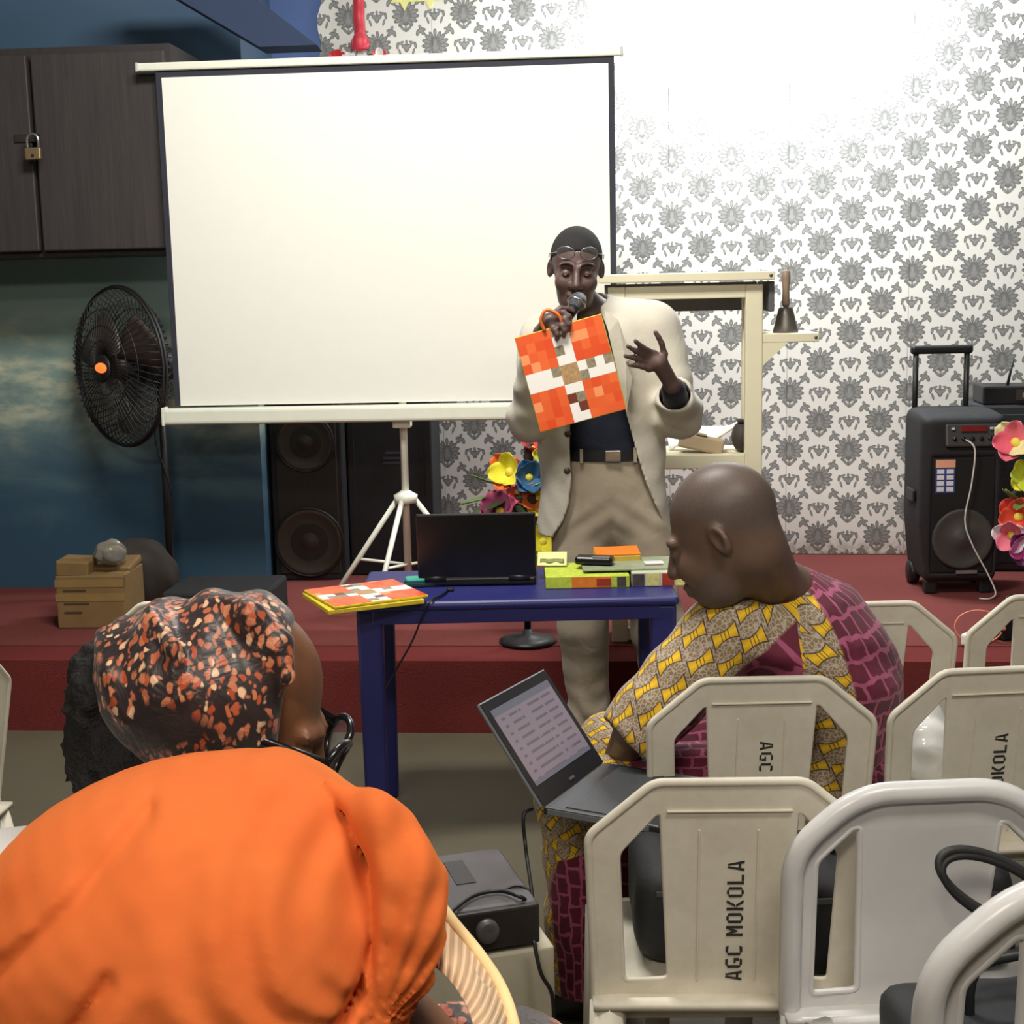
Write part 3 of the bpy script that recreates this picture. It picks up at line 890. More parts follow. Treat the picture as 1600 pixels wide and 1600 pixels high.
obj('body', mesh_np('body', soften(V_, F_, 1), F_), black_rough, spk)
MB().box((0, -SD / 2 + 0.008, 0.33), (SW_ - 0.095, 0.012, 0.47), bev=0.004).build('grille', pm('metal_grille', C(34, 34, 34), 0.6, 0.4, var=0.3, scale=220), spk)
Mx = Matrix.Translation((0.0, -SD / 2 - 0.002, 0.235)) @ Matrix.Rotation(PI / 2, 4, 'X')
MB().lathe([(0.122, 0.0), (0.124, 0.006), (0.114, 0.009), (0.10, 0.004), (0.045, 0.001), (0.04, 0.005), (0.0, 0.012)], 40, Mx, close=False).build('woofer', pm('woofer_grey', C(66, 64, 60), 0.6), spk)
pan = MB().box((0.03, -SD / 2 - 0.001, 0.655), (0.22, 0.02, 0.095), (R(-12), 0, 0), bev=0.008).build('control_panel', pm('panel_grey', C(70, 68, 68), 0.4, 0.2), spk)
for k in range(5):
    Mk = Matrix.Translation((-0.045 + 0.035 * k, -SD / 2 - 0.009, 0.64)) @ Matrix.Rotation(R(78), 4, 'X')
    MB().lathe([(0.009, 0.0), (0.008, 0.014), (0.0, 0.014)], 12, Mk, close=False).build('knob', black_gloss, pan)
MB().box((0.03, -SD / 2 - 0.014, 0.682), (0.10, 0.006, 0.022), (R(-12), 0, 0)).build('display', pm('display_red', C(120, 40, 36), 0.2), pan)
for k in range(3):
    MB().box((-0.052 + 0.02 * k if k < 1 else 0.10 + 0.016 * (k - 1), -SD / 2 - 0.014, 0.683), (0.012, 0.006, 0.01), (R(-12), 0, 0)).build('button', pm('button_white', C(200, 200, 200), 0.4), pan)
sx_, sz_ = -0.075, 0.49
stk = MB().box((sx_, -SD / 2 - 0.0005, sz_), (0.078, 0.003, 0.135)).build('sticker', pm('sticker_blue', C(60, 70, 130), 0.5), spk)
MB().box((sx_, -SD / 2 - 0.003, sz_ + 0.052), (0.078, 0.002, 0.032)).build('sticker_header', pm('sticker_orange', C(236, 170, 140), 0.5), stk)
for i in range(4):
    for j in (-1, 1):
        MB().box((sx_ + j * 0.019, -SD / 2 - 0.003, sz_ + 0.02 - i * 0.024), (0.028, 0.002, 0.018)).build('sticker_cell', pm('sticker_white', C(225, 225, 235), 0.5), stk)
MB().box((0.02, -SD / 2 - 0.003, 0.098), (0.085, 0.003, 0.014)).build('name_plate', pm('badge_silver', C(150, 150, 150), 0.3, 0.6), spk)
hx0, hx1, hy_ = -0.135, 0.075, SD / 2 - 0.05
htop = PY(1430, 547, tp.y + 0.27).z - STAGE_Z
for xx in (hx0, hx1):
    MB().tube([(xx, hy_, 0.6), (xx, hy_, htop)], 0.012, 10).build('handle_rod', pm('rod_dark', C(48, 48, 46), 0.4, 0.5), spk)
MB().box(((hx0 + hx1) / 2, hy_, htop), (hx1 - hx0 + 0.045, 0.04, 0.035), bev=0.012, seg=3).build('handle_grip', black_pl, spk)
for s_ in (-1, 1):
    Mw = Matrix.Translation((s_ * 0.13, SD / 2 - 0.06, 0.05)) @ Matrix.Rotation(PI / 2, 4, 'Y')
    MB().lathe([(0.0, -0.02), (0.045, -0.02), (0.05, -0.012), (0.05, 0.012), (0.045, 0.02), (0.0, 0.02)], 20, Mw, close=False).build('wheel', black_pl, spk)
    MB().box((s_ * 0.11, -SD / 2 + 0.06, 0.03), (0.05, 0.05, 0.06), bev=0.008).build('foot', black_pl, spk)
MB().box((-SW_ / 2 - 0.003, -0.02, 0.40), (0.012, 0.12, 0.05), bev=0.005).build('side_grip', black_pl, spk)
q = spk.location
cd = [(-0.005, -SD / 2 - 0.02, 0.64), (0.03, -SD / 2 - 0.035, 0.60), (0.022, -SD / 2 - 0.03, 0.46), (0.0, -SD / 2 - 0.03, 0.32), (0.03, -SD / 2 - 0.03, 0.22), (0.10, -SD / 2 - 0.03, 0.09), (0.125, -SD / 2 - 0.05, 0.02), (0.09, -SD / 2 - 0.09, 0.006), (0.05, -SD / 2 - 0.085, 0.006)]
t = thing('aux_cable', 'thin white audio cable hanging down the trolley speaker front', 'cable', (q.x, q.y, STAGE_Z), R(-2))
MB().tube(bez(cd, 48), 0.0035, 6).build('cord', pm('white_cord', C(220, 218, 210), 0.5), t)
MB().tube([cd[0], (cd[0][0], cd[0][1] + 0.012, cd[0][2])], 0.006, 8).build('plug', chrome, t)

# ---- second speaker at the right edge with a receiver on top
p2 = PY(1537, 700, 6.02)
t = thing('stage_monitor', 'black speaker box behind the trolley speaker at right edge', 'loudspeaker', (p2.x + 0.24, 6.22, STAGE_Z), R(-7))
hh = PY(1570, 634, 6.02).z - STAGE_Z
MB().box((0, 0, hh / 2), (0.48, 0.36, hh), bev=0.012).build('cabinet', pm('cabinet_slate', C(44, 48, 52), 0.7, var=0.15), t)
MB().box((0, -0.184, hh / 2), (0.42, 0.012, hh - 0.08), bev=0.004).build('grille', pm('grille_slate', C(52, 56, 58), 0.6, 0.3, var=0.35, scale=70), t)
Mx = Matrix.Translation((0.05, -0.19, 0.28)) @ Matrix.Rotation(PI / 2, 4, 'X')
MB().lathe([(0.15, 0), (0.152, 0.008), (0.13, 0.006), (0.05, -0.002), (0.0, 0.006)], 32, Mx, close=False).build('woofer', cone_m, t)
t = thing('wireless_receiver', 'small black wireless receiver with antenna on the slate speaker', 'receiver', (p2.x + 0.22, 6.16, STAGE_Z + hh), R(-7))
MB().box((0, 0, 0.04), (0.40, 0.22, 0.08), bev=0.008).build('body', black_pl, t)
MB().box((0.05, -0.112, 0.042), (0.22, 0.006, 0.045)).build('front_panel', pm('panel_grey', C(70, 68, 68), 0.4), t)
MB().box((-0.02, -0.116, 0.042), (0.03, 0.004, 0.02)).build('display', pm('amber_display', C(170, 130, 100), 0.4), t)
MB().tube([(-0.09, -0.06, 0.07), (-0.065, -0.06, 0.20)], [0.007, 0.004], 8).build('antenna', black_pl, t)

# ---- red ribbon garland and paper flowers over the screen
r0, r1 = PW(558, -40, 0.03), PW(563, 78, 0.03)
rib = MB()
def rb_fn(u, v):
    z = r0.z + (r1.z - r0.z) * v
    w = 0.026 if v < 0.8 else 0.026 + 0.02 * math.sin((v - 0.8) / 0.2 * PI * 0.8)
    x_ = r0.x + (r1.x - r0.x) * v
    return (x_ + (u - 0.5) * 2 * w, -0.03 - 0.012 * math.sin(u * PI) - 0.006 * math.sin(v * 14), z)
rbt = thing('red_ribbon', 'red satin ribbon hanging on the wallpaper above the screen', 'ribbon', tuple(WALL_M @ Vector((r1.x, -0.03, r1.z))), R(-7.5))
rib.grid(rb_fn, 6, 30, thick=0.002)
redr = pm('red_satin', C(205, 50, 66), 0.45, sheen=0.3)
me = rib.mesh('ribbon_tail'); me.transform(WALL_M); obj('ribbon_tail', me, redr, rbt, True)
kb = WALL_M @ Vector((r1.x, -0.035, r1.z + 0.035))
me = MB().ball(tuple(kb), (0.036, 0.02, 0.045)).mesh('knot'); obj('knot', me, redr, rbt, True)
def petal_fn(L, W, cup, ang, tilt):
    ca, sa, ct, st_ = math.cos(ang), math.sin(ang), math.cos(tilt), math.sin(tilt)
    def fn(u, v):
        l = L * u; w = (v - 0.5) * 2 * W * math.sin(PI * min(1, 0.12 + 0.8 * u)) ** 0.7
        h = cup * (4 * (v - 0.5) ** 2) * W + 0.25 * cup * L * u * u
        x_, z_ = l * ct - h * st_, l * st_ + h * ct
        return (x_ * ca - w * sa, x_ * sa + w * ca, z_)
    return fn
def flower(parent, pos, face, rad, cols, n=6, center=C(240, 220, 90), name='flower', tilt=25):
    """a cloth flower head: petals are sub-parts"""
    z_ = Vector(face).normalized(); M_ = Matrix.Translation(pos) @ z_.to_track_quat('Z', 'Y').to_matrix().to_4x4()
    key = 'petal_%d_%d_%d' % tuple(int(255 * c) for c in center[:3])
    f = MB().ball((0, 0, rad * 0.12), (rad * 0.2, rad * 0.2, rad * 0.16), M=M_, seg=10, rings=6).build(name, pm('flower_core_' + key, center, 0.7), parent, True)
    for k in range(n):
        c = cols[k % len(cols)]
        MB().grid(petal_fn(rad, rad * 0.48, 0.35, 2 * PI * k / n + 0.3, R(tilt + 10 * (k % 2))), 7, 6, M=M_, thick=0.0015).build('petal', pm('petal_%d_%d_%d' % tuple(int(255 * q_) for q_ in c[:3]), c, 0.6, sheen=0.3, var=0.15, scale=30), f, True)
    return f
def leaf(parent, pos, dirv, L, W, col):
    z_ = Vector(dirv).normalized(); M_ = Matrix.Translation(pos) @ z_.to_track_quat('X', 'Z').to_matrix().to_4x4()
    return MB().grid(petal_fn(L, W, 0.3, 0, R(6)), 8, 5, M=M_, thick=0.001).build('leaf', pm('leaf_%d' % int(col[1] * 999), col, 0.55, var=0.2), parent, True)
gf = thing('paper_flower_garland', 'small red and white paper flowers peeking over the screen top', 'garland', tuple(WALL_M @ Vector((r1.x + 0.02, -0.03, r1.z - 0.06))))
for px, py, cs, rr in ((528, 92, [C(205, 40, 50)], 0.045), (593, 88, [C(215, 70, 80), C(240, 236, 230)], 0.04), (545, 95, [C(245, 240, 235)], 0.04), (580, 97, [C(60, 120, 70)], 0.04)):
    p = WALL_M @ PW(px, py, 0.05)
    flower(gf, p, (0, -1, 0.2), rr, cs, 5)
t = thing('yellow_paper_star', 'pale yellow paper cut-out stuck high on the wallpaper', 'decoration', tuple(WALL_M @ PW(655, 0, 0.01)), R(-7.5))
def star(cx0, cz0, r_):
    return [(cx0 + (r_ if k % 2 == 0 else r_ * 0.55) * math.cos(PI / 2 + k * PI / 6), cz0 + (r_ if k % 2 == 0 else r_ * 0.55) * math.sin(PI / 2 + k * PI / 6)) for k in range(12)]
for k, (dx, dz) in enumerate(((-0.07, 0.03), (0.05, 0.03))):
    MB().prism(star(dx, dz, 0.075), 0.004).build('paper_point', pm('pale_yellow_paper', C(250, 240, 150), 0.7), t)

# ---- flower stands
def flower_stand(name, label, px, py, flowers, leaves, height, Yb=None):
    p = PZ(px, py, STAGE_Z)
    t = thing(name, label, 'flower stand', (p.x, p.y, STAGE_Z))
    MB().lathe([(0.105, 0.0), (0.105, 0.01), (0.07, 0.02), (0.02, 0.03), (0.014, 0.05)], 28).build('base', black_pl, t)
    MB().tube([(0, 0, 0.03), (0, 0, height)], 0.0125, 12).build('pole', black_pl, t)
    MB().lathe([(0.035, height - 0.20), (0.065, height - 0.08), (0.06, height - 0.07), (0.02, height - 0.10)], 18).build('holder', pm('holder_dark', C(60, 44, 40), 0.6), t)
    for fpx, fpy, dy, face, rr, cols, n in flowers:
        flower(t, PY(fpx, fpy, p.y + dy), face, rr, cols, n)
    for fpx, fpy, dy, d, L, W, c in leaves:
        leaf(t, PY(fpx, fpy, p.y + dy), d, L, W, c)
    return t
OR, YE, RD, BL, MG, GR, DG, LM_, PK, WH, PU = C(236, 110, 30), C(250, 225, 50), C(215, 50, 60), C(40, 110, 165), C(160, 50, 90), C(96, 128, 60), C(40, 62, 34), C(205, 215, 60), C(245, 110, 130), C(248, 215, 225), C(120, 40, 110)
flower_stand('flower_stand', 'black flower stand with orange, blue and magenta cloth flowers behind the laptop', 825, 1003,
    [(798, 738, 0, (-0.5, -1, 0.3), 0.085, [OR, YE], 6), (832, 702, 0.02, (0.1, -0.6, 1), 0.05, [RD], 5), (826, 746, -0.05, (0.2, -1, 0.2), 0.075, [BL, scaled(BL, 0.8)], 7),
     (838, 776, -0.03, (0.1, -1, 0), 0.075, [OR, YE, C(235, 150, 40)], 6), (808, 768, -0.04, (0, -1, -0.2), 0.05, [C(240, 90, 90)], 5), (782, 800, -0.05, (-0.3, -0.8, 0.6), 0.08, [MG, C(120, 30, 70)], 7),
     (848, 846, -0.02, (0.1, -1, 0.3), 0.075, [LM_, YE], 6), (845, 715, 0, (0.4, -1, 0.3), 0.05, [YE, LM_], 5)],
    [(790, 768, 0, (-0.8, -0.3, -0.35), 0.17, 0.022, GR), (785, 760, 0.02, (-0.75, -0.2, 0.15), 0.12, 0.02, GR), (792, 778, -0.03, (-0.4, -0.5, -0.3), 0.12, 0.02, DG), (775, 785, 0.0, (-0.7, -0.2, -0.5), 0.13, 0.022, C(120, 140, 80)), (800, 780, -0.04, (0.3, -0.4, -0.5), 0.09, 0.022, DG)],
    0.62)
MB().tube([PY(826, 735, 5.02), PY(826, 693, 5.02)], 0.018, 12).build('finial', pm('finial_brown', C(52, 34, 32), 0.6), bpy.data.objects['flower_stand'], True)
flower_stand('flower_stand', 'black flower stand with pink, yellow and red cloth flowers at the right edge', 1660, 1010,
    [(1588, 692, -0.05, (-0.7, -1, 0.4), 0.085, [C(240, 95, 120), PK, C(250, 235, 170)], 6), (1606, 742, -0.06, (-0.4, -1, 0), 0.07, [YE, LM_], 7), (1592, 808, -0.06, (-0.4, -1, 0.2), 0.085, [C(220, 60, 40), C(235, 80, 50)], 6),
     (1580, 836, -0.09, (-0.5, -1, 0), 0.07, [WH, C(245, 120, 140)], 5), (1602, 850, -0.11, (-0.2, -1, -0.2), 0.075, [PU, C(200, 70, 150)], 6), (1640, 700, 0, (0, -1, 0.5), 0.085, [OR, YE], 6), (1660, 780, -0.04, (0.3, -1, 0.1), 0.085, [BL, WH], 6), (1650, 650, 0, (0, -0.6, 1), 0.08, [RD], 6)],
    [(1588, 782, -0.08, (-0.7, -0.3, 0.35), 0.07, 0.02, GR), (1596, 786, -0.08, (-0.3, -0.5, -0.2), 0.08, 0.018, C(90, 140, 60))], 0.66)

# ---- extension block with plugs at the right edge of the stage
ep = PZ(1530, 1002, STAGE_Z)
t = thing('extension_block', 'white extension socket block on the red carpet at right', 'extension block', (ep.x, ep.y, STAGE_Z), R(50))
MB().box((0, 0, 0.022), (0.20, 0.06, 0.042), bev=0.008).build('body', pm('socket_white', C(238, 236, 225), 0.4), t)
for k in range(3): MB().box((-0.06 + 0.06 * k, 0, 0.0435), (0.035, 0.035, 0.003)).build('socket', pm('socket_grey', C(180, 178, 170), 0.5), t)
t = thing('black_adapter', 'black power adapter plugged in beside the white extension block', 'adapter', (ep.x + 0.10, ep.y + 0.02, STAGE_Z), R(20))
MB().box((0, 0, 0.05), (0.055, 0.05, 0.10), bev=0.008).build('body', black_pl, t)
MB().tube(bez([(0, 0, 0.095), (0.01, 0.01, 0.15), (0.09, 0.03, 0.13), (0.25, 0.05, 0.03), (0.45, 0.0, 0.008)], 30), 0.004, 6).build('cord', black_pl, t)
MB().box((-0.055, 0.0, 0.06), (0.02, 0.022, 0.05), bev=0.004).build('plug', black_pl, t)
t = thing('orange_cable_loop', 'thin pale orange cable looped around the extension block', 'cable', (ep.x, ep.y, STAGE_Z))
MB().tube([(-0.01 + 0.085 * math.cos(a), -0.02 + 0.02 * math.sin(a), 0.058 + 0.055 * math.sin(a)) for a in np.linspace(0.2, 5.9, 28)], 0.0028, 6).build('cord', pm('pale_orange_cord', C(220, 130, 100), 0.5), t)
MB().box((0.074, -0.024, 0.05), (0.02, 0.012, 0.012), bev=0.003).build('plug', pm('pale_orange_cord', C(220, 130, 100), 0.5), t)

# ================================================================== TABLE AND WHAT LIES ON IT
blue_pl = pm('blue_plastic', C(38, 40, 104), 0.45, var=0.08, scale=5)
TX0, TX1, TY0, TY1, TZ = -0.44, 0.452, 3.755, 4.20, 0.70
tb = thing('plastic_table', 'dark blue plastic table holding the black laptop', 'table', ((TX0 + TX1) / 2, (TY0 + TY1) / 2, 0))
tw, td = TX1 - TX0, TY1 - TY0
MB().box((0, 0, TZ - 0.014), (tw, td, 0.028), bev=0.012, seg=3).build('table_top', blue_pl, tb)
for s_ in (-1, 1):
    MB().box((0, s_ * (td / 2 - 0.02), TZ - 0.045), (tw - 0.10, 0.02, 0.04), bev=0.004).build('apron', blue_pl, tb)
    MB().box((s_ * (tw / 2 - 0.02), 0, TZ - 0.045), (0.02, td - 0.10, 0.04), bev=0.004).build('apron', blue_pl, tb)
for sx in (-1, 1):
    for sy in (-1, 1):
        m_ = MB()
        m_.box((sx * (tw / 2 - 0.042), sy * (td / 2 - 0.042), (TZ - 0.025) / 2), (0.072, 0.06, TZ - 0.025), bev=0.010, seg=3, taper=0.82)
        m_.build('leg', blue_pl, tb)
# black laptop, lid towards the hall
lc = PZ(746, 918, TZ)
lt = thing('laptop', 'open black laptop with its dusty lid towards the audience', 'laptop', (lc.x, lc.y + 0.02, TZ), R(-1))
lapb = pm('laptop_black', C(20, 20, 22), 0.35, var=0.3, scale=8)
MB().box((0, 0.115, 0.014), (0.335, 0.235, 0.022), bev=0.005).build('base', lapb, lt)
Ml = Matrix.Translation((0, 0.0, 0.026)) @ Matrix.Rotation(R(12), 4, 'X')
MB().box((0, 0, 0.098), (0.338, 0.010, 0.196), bev=0.0045, M=Ml).build('lid', lapb, lt)
MB().box((0, 0.0056, 0.098), (0.31, 0.002, 0.17), M=Ml).build('display', pm('laptop_display', C(60, 66, 80), 0.2), lt)
for sx in (-1, 1): MB().tube([(sx * 0.12 - 0.03, 0.0, 0.024), (sx * 0.12 + 0.03, 0.0, 0.024)], 0.010, 10).build('hinge', black_pl, lt)
MB().box((0, 0.13, 0.0258), (0.29, 0.11, 0.002)).build('keyboard', black_gloss, lt)

def board_print(name, seed):
    """printed play-board cover: orange checks with a white cross of pictures, in object x,y (metres)"""
    m, nt, b = new_mat(name)
    x, y, z, v = xyz(nt)
    N = 10.0
    u, w = (x / 0.28 + 0.5) * N, (y / 0.28 + 0.5) * N
    ci, cj = u.floor(), w.floor()
    def rnd(k):
        wn = nt.nodes.new('ShaderNodeTexWhiteNoise'); wn.noise_dimensions = '3D'
        nt.links.new(vec(nt, ci + float(k), cj, float(seed)), wn.inputs['Vector'])
        return X(nt, wn.outputs['Value'])
    r_, q_ = rnd(0), rnd(37)
    orange = mix(nt, r_, C(230, 82, 40), C(246, 118, 62))
    orange = mix(nt, r_.gt(0.86), orange, C(250, 158, 104))
    ax, ay = (ci - 4.5).abs(), (cj - 4.5).abs()
    cross = ax.lt(1.0).max(ay.lt(1.0))
    n = noise_tex(nt, v, 90, 4)
    pic = mix(nt, n.outputs[0], C(52, 54, 56), C(200, 184, 150))
    pic = mix(nt, q_.gt(0.93), pic, C(120, 60, 44))
    mid = (ax.max(ay)).lt(1.0)
    white = mix(nt, (q_.gt(0.74)).max(mid), C(250, 246, 240), mix(nt, mid, pic, mix(nt, n.outputs[0], C(120, 76, 40), C(226, 190, 140))))
    c = mix(nt, cross, orange, white)
    nt.links.new(c, b.inputs['Base Color'])
    b.inputs['Roughness'].default_value = 0.3
    return m
def play_board(t, parent_mat, edge_col, s=(0.28, 0.28, 0.012), z0=0.0, dx=0, dy=0, rz=0):
    """a flat folded board: core with coloured edge, printed face as a part of its own"""
    Mb = Matrix.Translation((dx, dy, z0)) @ Matrix.Rotation(rz, 4, 'Z')
    MB().box((0, 0, s[2] / 2), s, bev=0.002, M=Mb).build('board_core', edge_col, t)
yellow_edge = pm('yellow_edge', C(214, 190, 46), 0.6, var=0.2, scale=60)
green_edge = pm('lime_edge', C(190, 206, 70), 0.6, var=0.2, scale=60)
bp_ = PZ(582, 930, TZ + 0.02)
t = thing('play_board', 'stack of orange and white printed boards overhanging the left table corner', 'board', (bp_.x - 0.03, bp_.y + 0.025, TZ + 0.001), R(24))
MB().box((0, 0, 0.006), (0.27, 0.25, 0.012), bev=0.002).build('lower_board', yellow_edge, t)
MB().box((0.01, 0.006, 0.0165), (0.27, 0.25, 0.007), (0, 0, R(3)), bev=0.002).build('upper_board', yellow_edge, t)
o = MB().box((0, 0, 0), (0.264, 0.244, 0.001)).build('printed_face', board_print('board_print_table', 3), t)
o.location = (0.01, 0.006, 0.0206); o.rotation_euler = (0, 0, R(3))
ep_ = PZ(655, 905, TZ + 0.02)
t = thing('teal_eraser', 'small teal duster block behind the printed boards', 'duster', (ep_.x + 0.015, ep_.y, TZ), R(10))
MB().box((0, 0, 0.008), (0.115, 0.045, 0.014), bev=0.004).build('felt', pm('felt_dark', C(40, 60, 70), 0.9), t)
MB().box((0, 0, 0.021), (0.11, 0.042, 0.014), bev=0.006).build('block', pm('teal_plastic', C(60, 170, 150), 0.4), t)
# the stack at the right end of the table
sp_ = PZ(965, 922, TZ)
def stack_item(name, label, cat, x, y, z, w, d, h, col, rz=0, parts=()):
    t = thing(name, label, cat, (x, y, z), rz)
    MB().box((0, 0, h / 2), (w, d, h), bev=min(0.003, h * 0.3)).build('body', col, t)
    for pn, c, sz, pmat in parts: MB().box(c, sz).build(pn, pmat, t)
    return t
pic_l = pm('picture_ink', C(70, 66, 60), 0.5, var=0.4, scale=60)
pic_o = pm('picture_orange', C(240, 130, 40), 0.5, var=0.2, scale=40); pic_r = pm('picture_red', C(160, 52, 30), 0.5); pic_y = pm('picture_cream', C(236, 210, 130), 0.5, var=0.3, scale=60)
x0 = PZ(853, 922, TZ).x; x1 = PZ(985, 920, TZ).x; x2 = PZ(1077, 918, TZ).x
sy_ = sp_.y + 0.02
stack_item('board_box', 'lime green game box with an orange picture side by the laptop', 'box', (x0 + x1) / 2, sy_ + 0.11, TZ, x1 - x0, 0.2, 0.036, green_edge, 0,
    [('picture', (0.01, -0.101, 0.018), (0.11, 0.002, 0.030), pic_o), ('picture', (0.095, -0.101, 0.018), (0.025, 0.002, 0.028), pic_l), ('picture', (0.045, -0.1015, 0.018), (0.04, 0.003, 0.02), pic_r)])
stack_item('board_box', 'pale box with small square pictures along its side at table right end', 'box', (x1 + x2) / 2 + 0.004, sy_ + 0.115, TZ, x2 - x1 - 0.004, 0.2, 0.042, pm('box_pale', C(196, 198, 176), 0.5), 0,
    [('picture', (-0.062 + 0.042 * k, -0.101, 0.02), (0.034, 0.002, 0.034), [pic_l, pic_y, pic_r, pic_y][k]) for k in range(4)])
stack_item('printed_board', 'grey-green printed board lying flat across the game boxes', 'board', (x0 + x2) / 2 + 0.05, sy_ + 0.125, TZ + 0.0425, 0.29, 0.17, 0.006, pm('board_grey_green', C(150, 160, 130), 0.5, var=0.2, scale=20), R(1),
    [('picture', (0.06, -0.02, 0.0065), (0.05, 0.06, 0.001), pm('picture_brown', C(120, 76, 56), 0.5))])
dp = PZ(930, 884, TZ + 0.05)
t = thing('black_recorder', 'black handheld gadget lying on the printed boards', 'gadget', (dp.x, sy_ + 0.11, TZ + 0.049), R(-14))
MB().box((0, 0, 0.013), (0.11, 0.05, 0.024), bev=0.009, seg=3).build('body', black_gloss, t)
MB().box((0.022, -0.018, 0.0255), (0.05, 0.012, 0.003), bev=0.001).build('silver_strip', pm('silver_strip', C(190, 190, 195), 0.25, 0.8), t)
t = thing('orange_booklet', 'orange booklet with yellow edge leaning behind the black gadget', 'booklet', (PZ(968, 884, TZ + 0.05).x, sy_ + 0.178, TZ + 0.049), R(6))
MB().box((0, 0, 0.012), (0.13, 0.06, 0.022), (R(14), 0, 0), bev=0.002).build('pages', pm('booklet_pages', C(238, 196, 90), 0.6), t)
MB().box((0, -0.002, 0.0255), (0.13, 0.06, 0.002), (R(14), 0, 0)).build('cover', pm('booklet_orange', C(240, 128, 40), 0.4), t)
t = thing('white_card', 'small white card on the boards at the table right end', 'card', (PZ(1024, 885, TZ + 0.05).x, sy_ + 0.10, TZ + 0.0490), R(4))
MB().box((0, 0, 0.003), (0.055, 0.035, 0.005), (R(0), 0, 0), bev=0.001).build('card', pm('card_white', C(240, 240, 242), 0.5), t)
MB().box((0, 0, 0.0058), (0.045, 0.02, 0.0006)).build('card_face', pm('card_face', C(226, 228, 234), 0.4), t)
t = thing('lime_leaflet', 'lime and white printed leaflet propped beside the laptop', 'leaflet', (PZ(864, 893, TZ + 0.03).x, sy_ + 0.17, TZ + 0.038), R(-4))
MB().box((0, 0, 0.018), (0.085, 0.06, 0.003), (R(30), 0, 0)).build('sheet', pm('leaflet_lime', C(222, 226, 150), 0.5), t)
MB().grid(lambda u, v: (-0.035 + 0.07 * u, -0.018 + 0.014 * v + 0.004 * math.sin(u * 12), 0.0105 + 0.008 * v), 12, 2, thick=-0.001).build('printed_wave', pm('leaflet_ink', C(130, 134, 80), 0.6), t)
# mains cable hanging from the laptop
ca = PZ(690, 928, TZ + 0.004)
t = thing('laptop_cable', 'thin black laptop cable hanging under the blue table', 'cable', (ca.x, TY0 - 0.01, 0))
pts = [PZ(700, 922, TZ + 0.004), PZ(690, 930, TZ + 0.006), PY(668, 945, TY0 - 0.012), PY(645, 1000, TY0 + 0.03), PY(620, 1045, TY0 + 0.05), PY(590, 1100, TY0 + 0.03), PY(575, 1160, TY0 + 0.02), PY(590, 1250, TY0 + 0.05), PZ(640, 1330, 0.006), PZ(700, 1345, 0.006)]
MB().tube(bez(pts, 60), 0.003, 6).build('cord', black_pl, t, True)
MB().box(tuple(PZ(704, 921, TZ + 0.006)), (0.02, 0.012, 0.010), bev=0.003).build('plug', black_pl, t, True)

# ================================================================== PLASTIC CHAIRS
STENCIL = {   # strokes of stencilled capitals in a 0.62 x 1 box (with the bridges of a stencil plate)
 'A': [[(0, 0), (.15, 0), (.29, .95), (.2, 1)], [(.62, 0), (.47, 0), (.33, .95), (.42, 1)], [(.2, .2), (.42, .2), (.40, .34), (.22, .34)]],
 'G': [[(0, .15), (.16, .08), (.16, .92), (0, .85)], [(.2, .86), (.58, .86), (.52, 1), (.2, 1)], [(.2, 0), (.52, 0), (.6, .12), (.2, .14)], [(.46, .17), (.62, .17), (.62, .5), (.46, .5)], [(.32, .38), (.43, .38), (.43, .5), (.32, .5)]],
 'C': [[(0, .15), (.16, .08), (.16, .92), (0, .85)], [(.2, .86), (.6, .82), (.52, 1), (.2, 1)], [(.2, 0), (.52, 0), (.6, .18), (.2, .14)]],
 'M': [[(0, 0), (.14, 0), (.14, 1), (0, 1)], [(.62, 0), (.48, 0), (.48, 1), (.62, 1)], [(.17, .98), (.17, .65), (.29, .3), (.29, .66)], [(.45, .98), (.45, .65), (.33, .3), (.33, .66)]],
 'O': [[(0, .14), (.16, .06), (.16, .94), (0, .86)], [(.62, .14), (.46, .06), (.46, .94), (.62, .86)], [(.2, .86), (.42, .86), (.42, 1), (.2, 1)], [(.2, 0), (.42, 0), (.42, .14), (.2, .14)]],
 'K': [[(0, 0), (.16, 0), (.16, 1), (0, 1)], [(.2, .48), (.45, 1), (.62, 1), (.34, .48)], [(.2, .44), (.45, 0), (.62, 0), (.34, .44)]],
 'L': [[(0, 0), (.16, 0), (.16, 1), (0, 1)], [(.2, 0), (.56, 0), (.56, .15), (.2, .15)]],
}
def stencil(text, length, height, M):
    """lettering along local x, up along local y, lying on local z = 0"""
    adv = 0.80; tot = sum(adv if c != ' ' else 0.42 for c in text); k = length / tot; x = -length / 2
    m_ = MB()
    for c in text:
        if c == ' ': x += 0.42 * k; continue
        for st_ in STENCIL[c]:
            vs = [(x + p[0] * k, (p[1] - 0.5) * height, 0.0) for p in st_]; vs += [(a, b_, 0.0008) for a, b_, _ in vs]
            m_._add(vs, [[0, 1, 2, 3], [4, 5, 6, 7], [0, 1, 5, 4], [1, 2, 6, 5], [2, 3, 7, 6], [3, 0, 4, 7]], M=M)
        x += adv * k
    return m_
def m_chair(name, base, dirt, rough):
    m, nt, b = new_mat(name)
    x, y, z, v = xyz(nt)
    n = noise_tex(nt, v, 5, 6, 0.65); n2 = noise_tex(nt, v, 60, 4)
    f = X(nt, n.outputs[0]).step(0.52, 0.3) * 0.55 + X(nt, n2.outputs[0]) * 0.18
    nt.links.new(mix(nt, f, base, dirt), b.inputs['Base Color'])
    b.inputs['Roughness'].default_value = rough
    bump(nt, b, n2.outputs[0], 0.08, 0.002)
    return m
chair_old = m_chair('aged_white_plastic', C(232, 226, 210), C(176, 166, 144), 0.5)
chair_new = m_chair('new_white_plastic', C(222, 220, 218), C(198, 196, 196), 0.28)
